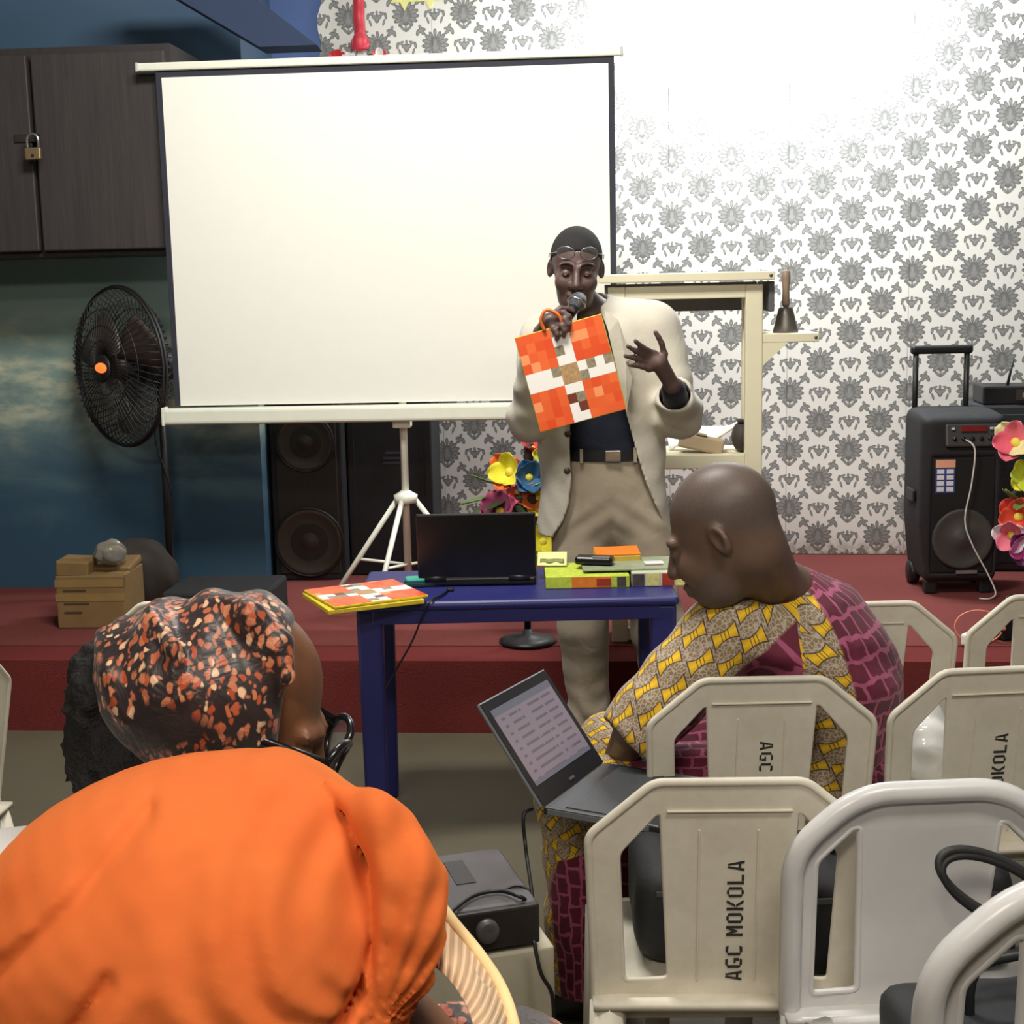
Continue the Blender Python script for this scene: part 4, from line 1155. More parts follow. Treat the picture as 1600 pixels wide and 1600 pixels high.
stencil_ink = pm('stencil_black', C(42, 42, 42), 0.7, var=0.3, scale=60)
LEAN = R(9)
def panel_with_holes(outer, holes, d):
    b = bmesh.new(); es = []
    for loop in [outer] + holes:
        vs = [b.verts.new((p[0], 0, p[1])) for p in loop]
        es += [b.edges.new((vs[i], vs[(i + 1) % len(vs)])) for i in range(len(vs))]
    bmesh.ops.triangle_fill(b, use_beauty=True, edges=es)
    r_ = bmesh.ops.extrude_face_region(b, geom=b.faces[:])
    for g_ in r_['geom']:
        if isinstance(g_, bmesh.types.BMVert): g_.co.y += d
    bmesh.ops.recalc_face_normals(b, faces=b.faces[:])
    return b
def rounded(poly, r_, n=4):
    out = []; N = len(poly)
    for i in range(N):
        p, a, b_ = Vector(poly[i]), Vector(poly[i - 1]), Vector(poly[(i + 1) % N])
        ra = min(r_, (a - p).length * 0.45, (b_ - p).length * 0.45)
        s_, e_ = p + (a - p).normalized() * ra, p + (b_ - p).normalized() * ra
        for k in range(n + 1):
            t_ = k / n
            out.append(tuple((1 - t_) ** 2 * s_ + 2 * t_ * (1 - t_) * p + t_ ** 2 * e_))
    return out
def make_chair(new=False, tag_text=None, flip=False, seat_z=0.43, top=0.80):
    """armless moulded chair; local origin on the floor under the middle of the back, sitter faces +y"""
    m = chair_new if new else chair_old
    t = thing('plastic_chair', 'white plastic chair', 'chair')
    h = top - seat_z
    B_ = Matrix.Translation((0, 0, seat_z)) @ Matrix.Rotation(LEAN, 4, 'X')        # back leans towards -y as it rises
    hw_ = 0.215
    outer = [(-0.205, -0.04), (0.205, -0.04), (hw_, h - 0.085), (0.115, h), (-0.115, h), (-hw_, h - 0.085)]
    if new: slot = [(0.168, 0.02), (0.172, h - 0.115), (0.118, h - 0.062), (0.106, h - 0.062), (0.092, 0.02)]
    else: slot = [(0.162, 0.02), (0.170, h - 0.118), (0.112, h - 0.052), (0.102, h - 0.052), (0.088, 0.02)]
    slots = [rounded(slot, 0.012), rounded([(-a, b_) for a, b_ in slot][::-1], 0.012)]
    out_r = rounded(outer, 0.05 if new else 0.016, 6)
    b = panel_with_holes(out_r, slots, 0.010)
    me = bpy.data.meshes.new('backrest')
    for v in b.verts: v.co.y += 0.012 * (1 - (v.co.x / 0.215) ** 2)
    b.to_mesh(me); b.free(); me.transform(B_)
    back = obj('backrest', me, m, t)
    rr = 0.017 if new else 0.007
    MB().tube([(p[0] * (1 - (0.03 if new else 0)), 0.003 + 0.012 * (1 - (p[0] / 0.215) ** 2), p[1] - (0.008 if new else 0)) for p in out_r], rr, 10, closed=True, M=B_).build('rim', m, back)
    for s_ in slots:
        MB().tube([(p[0], 0.004 + 0.012 * (1 - (p[0] / 0.215) ** 2), p[1]) for p in s_], 0.006 if new else 0.0045, 6, closed=True, M=B_).build('slot_rim', m, back)
    if not new:
        for x_ in (-0.045, 0.045):
            MB().box((x_, 0.0105, h / 2 - 0.03), (0.003, 0.006, h - 0.10), bev=0.001, M=B_).build('rib', m, back)
        MB().box((0, 0.009, h - 0.047), (0.19, 0.008, 0.003), bev=0.001, M=B_).build('rib', m, back)
    if tag_text:
        ang = -PI / 2 if flip else PI / 2
        Mt = B_ @ Matrix.Translation((0.012, 0.0095, h / 2 - 0.055)) @ Matrix.Rotation(PI / 2, 4, 'X') @ Matrix.Rotation(ang, 4, 'Z')
        stencil(tag_text, 0.222, 0.026, Mt).build('stencil_lettering', stencil_ink, back)
    MB().grid(lambda u, v: (-0.21 + 0.42 * u, -0.03 + 0.44 * v, seat_z - 0.012 * math.sin(PI * u) * math.sin(PI * min(1, v * 1.2)) - 0.03 * max(0, v - 0.85) / 0.15 * (v > 0.85)), 14, 14, thick=0.012).build('seat', m, t)
    MB().box((0, 0.39, seat_z - 0.04), (0.36, 0.012, 0.05), bev=0.004).build('apron', m, t)
    for s_ in (-1, 1):
        MB().box((s_ * 0.195, 0.19, seat_z - 0.04), (0.012, 0.36, 0.05), bev=0.004).build('apron', m, t)
        MB().tube([(s_ * 0.185, 0.37, seat_z - 0.02), (s_ * 0.205, 0.40, 0.0)], [0.03, 0.022], 8).build('leg', m, t)
        MB().tube([(s_ * 0.185, 0.0, seat_z - 0.01), (s_ * 0.21, -0.07, 0.0)], [0.03, 0.022], 8).build('leg', m, t)
    return t
base_old = make_chair(tag_text='AGC MOKOLA'); base_flip = make_chair(tag_text='AGC MOKOLA', flip=True); base_new = make_chair(new=True)
used = set()
def place_chair(base, px, py, Y, yaw, label):
    """put a chair so that the middle of its top edge shows at the pixel, at distance Y"""
    p = PY(px, py, Y)
    o = base if base not in used else copy_tree(base)
    used.add(base)
    off = Matrix.Rotation(R(yaw), 4, 'Z') @ Vector((0, -math.sin(LEAN) * 0.37, 0))
    o.location = (p.x - off.x, p.y - off.y, 0); o.rotation_euler = (0, 0, R(yaw))
    tag(o, label, 'chair', 'white plastic chairs of the audience')
    return o
ch1 = place_chair(base_flip, 1193, 1110, 2.57, 0, 'scuffed white plastic chair under the man in patterned shirt, lettering reading downwards')
ch2 = place_chair(base_old, 1142, 1287, 2.02, -2, 'stained white plastic chair with full AGC MOKOLA stencil')
ch3 = place_chair(base_old, 1568, 1102, 2.60, 4, 'scuffed white plastic chair at right showing MOKOLA above the glossy chair')
ch4 = place_chair(base_new, 1462, 1272, 1.98, 3, 'glossy new white plastic chair with black strap looped over its back')
ch5 = place_chair(base_new, 1765, 1438, 1.50, 4, 'glossy new white plastic chair cut by the bottom right corner')
cha = place_chair(base_old, 1352, 988, 3.18, 0, 'front row white plastic chair right behind the patterned shirt')
chb = place_chair(base_old, 1658, 966, 3.22, 3, 'front row white plastic chair at the right edge before the extension block')
chl = place_chair(base_old, 292, 947, 3.35, 0, 'front row white plastic chair hidden behind the dark headwrap')
che = place_chair(base_old, -52, 1062, 2.80, 84, 'white plastic chair just entering at the left edge, turned sideways')
ch5.scale = (1.09,) * 3; ch5.location.y -= 0.01

# strap looped over the glossy chair
t = thing('bag_strap', 'black padded strap looped over the glossy white chair back', 'strap', tuple(PY(1560, 1380, 1.86)))
ctr = PY(1556, 1372, 1.86)
def loop(cx0, cy0, a, b_, tilt, Y, k0=0.0, k1=2 * PI, n=36):
    out = []
    for k in range(n + 1):
        th = k0 + (k1 - k0) * k / n
        x_, y_ = a * math.cos(th), b_ * math.sin(th)
        ct, st_ = math.cos(tilt), math.sin(tilt)
        out.append(PY(cx0 + x_ * ct - y_ * st_, cy0 + x_ * st_ + y_ * ct, Y - 0.012 * math.sin(th)))
    return out
lpts = loop(1556, 1385, 98, 42, R(27), 1.885)
MB().tube(lpts[:-1], 0.0062, 10, closed=True).build('strap_loop', pm('strap_black', C(46, 46, 46), 0.55, bmp=0.2), t, True)
MB().tube([p + Vector((0.004, -0.004, -0.0085)) for p in lpts[:-1]], 0.0055, 10, closed=True).build('strap_piping', pm('strap_piping', C(30, 30, 30), 0.6), t, True)
MB().tube(bez([PY(1545, 1442, 1.87), PY(1575, 1426, 1.87), PY(1620, 1425, 1.88), PY(1660, 1440, 1.89)], 12), [0.008] + [0.014] * 12, 10).build('strap_end', pm('strap_black', C(46, 46, 46), 0.55), t, True)

# black bags on the seats seen through the slots
def soft_bag(label, loc, w, d, h, rz, col, name='black_bag'):
    t = thing(name, label, 'bag', loc, rz)
    def f(P): return sd_box(P, (0, 0, h / 2), (w / 2, d / 2, h / 2), 0.035) + 0.005 * vnoise(P, 25, int(w * 1000))
    V, Fc = surf(f, (-w / 2 - 0.03, -d / 2 - 0.03, -0.02), (w / 2 + 0.03, d / 2 + 0.03, h + 0.03), 0.012)
    V[:, 2] = np.maximum(V[:, 2], 0.0)
    obj('bag_body', mesh_np('bag_body', V, Fc), col, t)
    MB().tube(bez([(-w * 0.25, 0, h - 0.01), (-w * 0.2, 0, h + 0.07), (w * 0.2, 0, h + 0.07), (w * 0.25, 0, h - 0.01)], 18), 0.008, 8).build('carry_handle', black_pl, t)
    MB().box((0, -d / 2 - 0.002, h * 0.8), (w * 0.8, 0.006, 0.008)).build('zip', pm('zip_grey', C(80, 80, 80), 0.4, 0.5), t)
    return t
bag_m = pm('bag_nylon', C(26, 26, 28), 0.7, var=0.2, bmp=0.2)
p = ch2.location; soft_bag('black cloth bag on the seat of the stencilled chair', (p.x + 0.02, p.y + 0.21, 0.432), 0.30, 0.24, 0.16, 0, bag_m)
p = ch4.location; soft_bag('black bag on the seat of the glossy chair with the strap', (p.x + 0.0, p.y + 0.20, 0.432), 0.37, 0.24, 0.17, R(3), bag_m)
p = ch5.location; soft_bag('dark bag on the seat of the bottom right chair', (p.x + 0.0, p.y + 0.21, 0.470), 0.36, 0.24, 0.10, R(4), pm('bag_slate', C(44, 46, 50), 0.7, bmp=0.2))
# white plastic shopping bag on a front seat
wp = PY(1442, 1222, 2.98)
t = thing('white_plastic_bag', 'crumpled white plastic bag seen through the right chair slot', 'bag', (wp.x, 3.0, 0.432))
def wbag(P):
    q_ = P - A3(wp.x, 3.0, 0.432)
    d = sd_ell(q_, (0, 0, 0.085), (0.075, 0.07, 0.085)); d = smin(d, sd_ell(q_, (0.01, 0, 0.17), (0.03, 0.03, 0.05)), 0.03)
    return d + 0.008 * vnoise(q_, 30, 9)
flesh('bag_film', wbag, (wp.x - 0.12, 2.88, 0.40), (wp.x + 0.12, 3.12, 0.70), 0.007, pm('white_film', C(238, 240, 236), 0.15, coat=0.5), t, 1)

# ================================================================== PROJECTOR ON ITS STAND
pj = PZ(765, 1452, 0.50)
stn = thing('white_carton', 'white cardboard carton serving as stand under the grey projector', 'carton', (pj.x - 0.075, pj.y + 0.15, 0.0), R(16))
MB().box((0, 0, 0.22), (0.30, 0.28, 0.44), bev=0.004).build('carton_body', pm('carton_white', C(190, 182, 160), 0.7, var=0.1), stn)
MB().box((0, -0.1415, 0.25), (0.10, 0.002, 0.05)).build('print_block', pm('carton_print', C(150, 140, 110), 0.7), stn)
MB().box((0, 0, 0.4405), (0.05, 0.282, 0.002)).build('tape_strip', tape, stn)
prj = thing('projector', 'grey projector with black front on the white carton', 'projector', (pj.x - 0.085, pj.y + 0.14, 0.442), R(16))
MB().box((0, 0.0, 0.042), (0.28, 0.25, 0.075), bev=0.012, seg=3).build('housing', pm('projector_grey', C(84, 80, 82), 0.5), prj)
MB().box((0, -0.123, 0.042), (0.276, 0.016, 0.07), bev=0.004).build('front_panel', pm('projector_front', C(34, 28, 26), 0.5), prj)
Mk = Matrix.Translation((0.045, -0.131, 0.045)) @ Matrix.Rotation(PI / 2, 4, 'X')
MB().lathe([(0.02, 0), (0.02, 0.012), (0.014, 0.016), (0, 0.012)], 18, Mk, close=False).build('lens_cap', pm('lens_grey', C(80, 74, 74), 0.4), prj)
for k in range(3): MB().box((-0.06 + 0.05 * k, 0.03, 0.0802), (0.035, 0.1, 0.002)).build('vent', pm('vent_dark', C(60, 58, 58), 0.6), prj)
t = thing('projector_cables', 'thin black cables coiled over the projector top', 'cable', (pj.x, pj.y + 0.13, 0.548))
z_ = 0.528
MB().tube(bez([PZ(705, 1425, z_), PZ(740, 1400, z_), PZ(780, 1392, z_), PZ(815, 1402, z_), PY(832, 1410, pj.y + 0.12), PY(822, 1330, pj.y + 0.28), PY(818, 1275, pj.y + 0.30), PY(832, 1264, pj.y + 0.32)], 48), 0.0035, 6).build('cord', black_pl, t, True)
MB().tube([p for p in loop(808, 1398, 20, 14, 0, pj.y + 0.10)][:-1], 0.0025, 6, closed=True).build('coil', black_pl, t, True)
MB().tube(bez([PY(834, 1470, pj.y + 0.02), PY(845, 1520, pj.y + 0.0), PY(862, 1552, pj.y), PY(866, 1600, pj.y)], 20), 0.0035, 6).build('cord', black_pl, t, True)
t = thing('clear_cable_coil', 'clear white cable coiled behind the projector', 'cable', tuple(PY(715, 1352, pj.y + 0.30)))
for a_, b_, dx in ((38, 13, 0), (46, 15, 14)):
    MB().tube(loop(708 + dx, 1354, a_, b_, 0.05, pj.y + 0.33)[:-1], 0.002, 6, closed=True).build('coil', pm('clear_cord', C(200, 195, 180), 0.25), t, True)

# ================================================================== PEOPLE
def W(px, py, Y): return np.array(PY(px, py, Y))
def unit(v): v = np.asarray(v, float); return v / np.linalg.norm(v)
def axes(fwd, up):
    """columns x, y, z of a head whose face looks along fwd (local -y)"""
    y = -unit(fwd); z = np.asarray(up, float); z = unit(z - y * (z @ y)); x = np.cross(y, z)
    return np.stack([x, y, z], 1)
def skin_mat(name, dark, light, stubble=False):
    m, nt, b = new_mat(name)
    x, y, z, v = xyz(nt)
    n = noise_tex(nt, v, 18, 4); n2 = noise_tex(nt, v, 240, 2)
    sk = mix(nt, n.outputs[0], dark, light)
    if stubble:       # closely shaved scalp and beard shadow, a property of the skin points
        n4 = noise_tex(nt, v, 420, 2)
        grey = mix(nt, n4.outputs[0], C(52, 46, 44), C(118, 108, 102))
        sk = mix(nt, attr(nt, 'stubble') * (0.35 + X(nt, n4.outputs[0]) * 0.5), sk, grey)
    nt.links.new(sk, b.inputs['Base Color'])
    b.inputs['Roughness'].default_value = 0.48
    bump(nt, b, n2.outputs[0], 0.12, 0.001)
    return m
def head_sdf(P, c, M, s=1.0):
    q = (P - c) @ M / s
    ax = q.copy(); ax[:, 0] = np.abs(ax[:, 0])                      # mirror left/right
    d = sd_ell(q, (0, 0.018, 0.035), (0.075, 0.096, 0.088))
    d = smin(d, sd_ell(q, (0, -0.033, -0.035), (0.060, 0.060, 0.082)), 0.03)
    d = smin(d, sd_ell(q, (0, -0.048, -0.088), (0.042, 0.042, 0.032)), 0.03)
    d = smin(d, sd_ell(ax, (0.038, -0.068, -0.03), (0.024, 0.024, 0.026)), 0.02)
    d = smin(d, sd_caps(ax, (0.012, -0.090, 0.020), (0.046, -0.078, 0.022), 0.009, 0.008), 0.014)
    d = smax(d, -sd_ell(ax, (0.031, -0.106, 0.000), (0.019, 0.018, 0.013)), 0.012)
    d = smin(d, sd_ell(ax, (0.031, -0.082, -0.001), (0.0145, 0.012, 0.0105)), 0.005)       # lids
    d = smin(d, sd_caps(q, (0, -0.090, 0.010), (0, -0.112, -0.034), 0.008, 0.013), 0.012)
    d = smin(d, sd_ell(ax, (0.013, -0.100, -0.037), (0.009, 0.012, 0.009)), 0.008)
    d = smin(d, sd_ell(q, (0, -0.094, -0.064), (0.026, 0.013, 0.0075)), 0.007)
    d = smin(d, sd_ell(q, (0, -0.092, -0.078), (0.022, 0.013, 0.0085)), 0.007)
    ear = sd_ell(ax, (0.077, 0.016, 0.000), (0.010, 0.018, 0.029), rotm(12, 0, -22))
    ear = smax(ear, -sd_ell(ax, (0.086, 0.011, 0.002), (0.010, 0.011, 0.019), rotm(12, 0, -22)), 0.004)
    d = smin(d, ear, 0.008)
    return d * s
def hair_sdf(P, c, M, s=1.0, front=0.058, slope=0.62, thick=0.004):
    q = (P - c) @ M / s
    d = sd_ell(q, (0, 0.018, 0.035), (0.075 + thick, 0.096 + thick, 0.088 + thick))
    cut = front - q[:, 2] - (q[:, 1] + 0.08) * slope + 0.05 * np.clip(np.abs(q[:, 0]) - 0.055, 0, 1) * 8 * (q[:, 1] < 0)
    return smax(d, cut * 0.8, 0.006) * s
def head_parts(parent, c, M, s, brow_m, lip_m):
    """brows and lips as small shaped parts of the head"""
    for sx in (-1, 1):
        pts = [c + M @ (np.array(p) * s) for p in ((sx * 0.012, -0.0985, 0.022), (sx * 0.030, -0.0945, 0.028), (sx * 0.048, -0.083, 0.022))]
        MB().tube(bez(pts, 10), [0.002] + [0.0035] * 9 + [0.0015], 6).build('eyebrow', brow_m, parent, True)
def hand_sdf(P, wrist, palm, fingers, r=0.0085, pr=0.026, k=0.006):
    """wrist -> palm slab, then each finger a chain of joints rooted in the palm"""
    d = sd_caps(P, wrist, palm, 0.023, pr)
    for f in fingers:
        pts = [np.asarray(p, float) for p in f]
        rr = [r * 1.12, r * 1.05, r * 0.98, r * 0.82][:len(pts)]
        d = smin(d, sd_caps(P, palm, pts[0], pr * 0.55, rr[0] * 1.15), 0.012)
        d = smin(d, limb(P, pts, rr, 0.003), k)
    return d
skin1 = skin_mat('dark_brown_skin', C(76, 56, 52), C(104, 80, 74)); skin2 = skin_mat('deep_brown_skin', C(92, 70, 58), C(122, 96, 80), True); skin3 = skin_mat('warm_brown_skin', C(96, 62, 40), C(140, 92, 62))
hair_m = pm('cropped_hair', C(40, 38, 38), 0.9, var=0.3, scale=220, bmp=0.9, bscale=420)
def cloth_mat(name, col, rough=0.85, var=0.08, scale=6, weave=500, sheen=0.15):
    m, nt, b = new_mat(name)
    x, y, z, v = xyz(nt)
    n = noise_tex(nt, v, scale, 5); n2 = noise_tex(nt, v, weave, 2); n3 = noise_tex(nt, v, 14, 4, 0.6, 0.8)
    c = mix(nt, n.outputs[0], scaled(col, 1 - 2 * var), scaled(col, 1 + 2 * var))
    nt.links.new(c, b.inputs['Base Color'])
    b.inputs['Roughness'].default_value = rough; b.inputs['Sheen Weight'].default_value = sheen; b.inputs['Specular IOR Level'].default_value = 0.25
    bump(nt, b, X(nt, n2.outputs[0]) * 0.15 + X(nt, n3.outputs[0]), 0.35, 0.008)
    return m

# ------------------------------------------------------------------ the presenter
pr_ = thing('person', 'standing person in cream blazer speaking into a microphone', 'person', (PZ(960, 1182, 0).x, 4.52, 0))
hc = W(900, 421, 4.46); HM = axes((-0.03, -1, -0.14), (0.05, 0, 1)); HS = 1.04
neckb = W(918, 502, 4.53)
shR, elR, wrR = W(850, 530, 4.53), W(828, 655, 4.46), W(846, 520, 4.235)
shL, elL, wrL = W(1024, 514, 4.53), W(1062, 650, 4.46), W(1051, 603, 4.215)
pel = W(950, 770, 4.54); chest = W(938, 590, 4.53)
# raised open hand (his left) and gripping hand (his right)
YL = 4.185
palmL = W(1030, 567, YL)
fL = [[W(1022, 552, YL - 0.005), W(1010, 546, YL - 0.02), W(1002, 541, YL - 0.03), W(993, 533, YL - 0.045)],
      [W(1015, 558, YL - 0.005), W(1003, 552, YL - 0.02), W(993, 548, YL - 0.03), W(981, 541, YL - 0.042)],
      [W(1012, 567, YL - 0.005), W(1000, 562, YL - 0.018), W(990, 559, YL - 0.026), W(977, 556, YL - 0.036)],
      [W(1014, 576, YL - 0.005), W(1004, 573, YL - 0.015), W(996, 571, YL - 0.02), W(984, 570, YL - 0.03)],
      [W(1038, 553, YL - 0.004), W(1034, 537, YL - 0.012), W(1029, 527, YL - 0.016), W(1024, 519, YL - 0.018)]]
YR = 4.165
palmR = W(858, 503, YR)
fR = [[W(868, 490, YR - 0.012), W(880, 488, YR - 0.03), W(889, 495, YR - 0.035), W(891, 503, YR - 0.028)],
      [W(870, 499, YR - 0.015), W(882, 499, YR - 0.038), W(889, 507, YR - 0.042), W(889, 515, YR - 0.036)],
      [W(868, 507, YR - 0.016), W(878, 509, YR - 0.042), W(882, 517, YR - 0.045), W(881, 525, YR - 0.040)],
      [W(862, 513, YR - 0.016), W(868, 516, YR - 0.040), W(871, 523, YR - 0.043), W(870, 530, YR - 0.040)],
      [W(862, 492, YR + 0.012), W(876, 482, YR + 0.022), W(888, 482, YR + 0.026), W(896, 486, YR + 0.026)]]
def body1(P):
    d = sd_caps(P, hc + HM @ A3(0, 0.03, -0.07), neckb, 0.054, 0.060)
    d = near(P, d, hc, 0.20, lambda Q: head_sdf(Q, hc, HM, HS), 0.02)
    q = (P - chest) * A3(1, 1.5, 1)
    d = smin(d, sd_caps(q, A3(-0.07, 0, 0.07), A3(0.07, 0, 0.07), 0.08, 0.08) / 1.25, 0.03)
    d = smin(d, sd_caps(q, A3(0, 0, 0.1), (pel - chest) * A3(1, 1.5, 1), 0.145, 0.14) / 1.25, 0.05)
    d = smin(d, limb(P, [shR, elR, wrR], [0.045, 0.036, 0.024], 0.01), 0.03)
    d = smin(d, limb(P, [shL, elL, wrL], [0.045, 0.036, 0.024], 0.01), 0.03)
    d = near(P, d, palmL, 0.17, lambda Q: hand_sdf(Q, wrL, palmL, fL), 0.01)
    d = near(P, d, palmR, 0.17, lambda Q: hand_sdf(Q, wrR, palmR, fR), 0.01)
    return d
bd = flesh('body', body1, (-0.0, 4.06, 0.78), (0.62, 4.70, 1.78), 0.0036, skin1, pr_, 2)
flesh('hair', lambda P: hair_sdf(P, hc, HM, HS, 0.066, 0.55), (hc[0] - 0.13, hc[1] - 0.15, hc[2] - 0.12), (hc[0] + 0.13, hc[1] + 0.15, hc[2] + 0.16), 0.004, hair_m, pr_, 2)
head_parts(pr_, hc, HM, HS, pm('brow_hair', C(28, 24, 24), 0.9), None)
for sx in (-1, 1):
    e = hc + HM @ (A3(sx * 0.031, -0.0895, -0.006) * HS)
    MB().ball(tuple(e), (0.0105, 0.006, 0.0035)).build('eye', pm('eye_dark', C(40, 28, 24), 0.2), pr_, True)
# shirt, belt, trousers
def torso_q(P): return (P - chest) * A3(1, 1.45, 1)
pelq = (pel - chest) * A3(1, 1.45, 1)
def shirt1(P):
    q = torso_q(P)
    d = sd_caps(q, A3(-0.09, 0, 0.12), A3(0.09, 0, 0.12), 0.10, 0.10) / 1.2
    d = smin(d, sd_caps(q, A3(0, 0, 0.08), pelq, 0.165, 0.158) / 1.2, 0.06)
    d = smin(d, sd_caps(P, hc + HM @ A3(0, 0.03, -0.10), neckb, 0.064, 0.072), 0.02)
    for a, b_ in ((elR, wrR), (elL, wrL)):
        d = smin(d, sd_caps(P, a, a + (b_ - a) * 0.90, 0.046, 0.037), 0.01)
    d = smax(d, P[:, 2] - (neckb[2] + 0.045 + 0.25 * (P[:, 1] - neckb[1])), 0.006)
    d = smax(d, -sd_ell(P, neckb + A3(-0.005, -0.075, 0.0), (0.028, 0.05, 0.055)), 0.008)     # open collar
    return smax(d, pel[2] + 0.10 - P[:, 2], 0.005) + 0.0018 * vnoise(P, 40, 2)
flesh('shirt', shirt1, (-0.02, 4.1, 0.9), (0.62, 4.72, 1.58), 0.006, cloth_mat('navy_shirt', C(32, 36, 50)), pr_, 2)
zb_ = W(945, 712, 4.42)[2]
m_ = MB(); N_ = 40
ring = [(chest[0] + pelq[0] * 0.72 + 0.172 * math.cos(2 * PI * k / N_), chest[1] + 0.119 * math.sin(2 * PI * k / N_)) for k in range(N_)]
vs = [(x_, y_, zb_ + dz) for dz in (-0.018, 0.018) for x_, y_ in ring]
m_._add(vs, [[k, (k + 1) % N_, N_ + (k + 1) % N_, N_ + k] for k in range(N_)], True)
belt = m_.build('belt', pm('belt_leather', C(30, 30, 32), 0.4), pr_, True)
bx_ = W(958, 712, 4.40)
MB().box((bx_[0], chest[1] - 0.124, zb_), (0.05, 0.008, 0.036), bev=0.003).build('buckle', chrome, belt, True)
kneeR, ankR = W(914, 985, 4.47), W(926, 1165, 4.50)
kneeL, ankL = W(1030, 985, 4.45), W(1046, 1165, 4.48)
def trousers1(P):
    q = (P - pel) * A3(1, 1.35, 1)
    d = sd_caps(q, A3(-0.015, 0, 0.10), A3(0.0, 0, -0.06), 0.168, 0.172) / 1.2
    fold_ = lambda a, n0: 0.006 * np.sin((P[:, 2] - a[2]) * 62 + 3 * np.sin(P[:, 0] * 30 + n0)) * np.exp(-((P[:, 2] - a[2] - 0.06) / 0.11) ** 2)
    for hx, kn, an, n0 in ((-0.090, kneeR, ankR, 0.0), (0.090, kneeL, ankL, 2.0)):
        hip = pel + A3(hx, 0, -0.06)
        leg = limb(P, [hip, kn, an + A3(0, 0, 0.03)], [0.104, 0.084, 0.070], 0.03)
        leg = smax(leg, an[2] - 0.045 - P[:, 2], 0.006) + fold_(an, n0) + 0.004 * vnoise(P, 22, int(n0) + 4)
        d = smin(d, leg, 0.02)
    crot = np.exp(-((P[:, 0] - pel[0] - 0.004) / 0.014) ** 2) * np.clip((pel[2] + 0.03 - P[:, 2]) / 0.12, 0, 1.6)
    d = d + 0.012 * crot + 0.0025 * np.exp(-((P[:, 0] - pel[0] + 0.012) / 0.005) ** 2) * (P[:, 2] > pel[2] - 0.1) * (P[:, 1] < pel[1])
    d = d + 0.004 * np.sin((P[:, 2] + 0.8 * np.abs(P[:, 0] - pel[0])) * 75) * np.exp(-((P[:, 2] - pel[2] + 0.07) / 0.06) ** 2)
    return smax(d, P[:, 2] - (zb_ - 0.010), 0.005)
for sx in (-1, 1):       # belt loops
    MB().box((chest[0] + pelq[0] * 0.72 + sx * 0.085, chest[1] - 0.108, zb_), (0.010, 0.008, 0.046)).build('belt_loop', pm('loop_cloth', C(160, 148, 130), 0.9), pr_, True)
flesh('trousers', trousers1, (pel[0] - 0.30, 4.28, -0.02), (pel[0] + 0.34, 4.76, 1.06), 0.0065, cloth_mat('beige_trousers', C(176, 162, 142), var=0.05), pr_, 2)
for an in (ankR, ankL):
    def shoe(P, an=an):
        a = A3(an[0], an[1], 0)
        d = smin(sd_ell(P, a + A3(0, -0.10, 0.035), (0.046, 0.11, 0.04)), sd_ell(P, a + A3(0, 0.02, 0.045), (0.042, 0.075, 0.055)), 0.03)
        d = smin(d, sd_caps(P, a + A3(0, 0.02, 0.05), a + A3(0, 0.01, 0.10), 0.04, 0.036), 0.02)
        return smax(d, 0.002 - P[:, 2], 0.004)
    flesh('shoe', shoe, (an[0] - 0.09, an[1] - 0.24, -0.02), (an[0] + 0.09, an[1] + 0.12, 0.16), 0.006, pm('shoe_leather', C(30, 28, 28), 0.35), pr_, 2)
# blazer: an open shell over the shirt
def interp_px(pts, Y):
    w = np.array([W(a, b_, Y) for a, b_ in pts]); o_ = np.argsort(w[:, 2])
    return lambda z: np.interp(z, w[o_, 2], w[o_, 0])
edgeL = interp_px([(905, 486), (897, 540), (893, 640), (891, 700), (894, 750), (890, 790), (880, 820), (866, 842)], 4.38)
edgeR = interp_px([(940, 486), (952, 520), (966, 590), (980, 650), (996, 710), (1012, 760), (1030, 800), (1050, 842)], 4.38)
hemz = W(860, 843, 4.42)[2]
collar_c = neckb
def blazer_out(P):
    q = torso_q(P)
    d = sd_caps(q, A3(-0.125, 0, 0.105), A3(0.125, 0, 0.115), 0.108, 0.108) / 1.2
    d = smin(d, sd_caps(q, A3(0, 0, 0.05), A3(0.0, 0, -0.22), 0.196, 0.190) / 1.2, 0.06)
    d = smin(d, sd_caps(q, A3(0, 0, -0.18), A3(0.01, 0, -0.60), 0.188, 0.225) / 1.2, 0.05)
    fold_ = 0.005 * np.sin(P[:, 2] * 70 + 8 * P[:, 0]) * np.exp(-((P[:, 2] - elR[2] - 0.05) / 0.10) ** 2)
    sr = limb(P, [shR, elR, elR + (wrR - elR) * 0.72], [0.078, 0.066, 0.055], 0.03) + fold_
    sl = limb(P, [shL, elL, elL + (wrL - elL) * 0.62], [0.080, 0.068, 0.060], 0.03) + fold_
    d = smin(d, sr, 0.035); d = smin(d, sl, 0.035)
    d = smin(d, sd_caps(P, neckb + A3(0, 0.02, -0.03), neckb + A3(0, 0.028, 0.025), 0.092, 0.078), 0.03)
    d = smin(d, sd_caps(P, neckb + A3(0.035, 0.01, 0.005), shL + A3(-0.02, 0, 0.005), 0.062, 0.078), 0.04)
    d = smin(d, sd_caps(P, neckb + A3(-0.03, 0.01, -0.01), shR + A3(0.02, 0, 0.0), 0.058, 0.074), 0.04)
    return d + 0.0035 * vnoise(P, 20, 11)
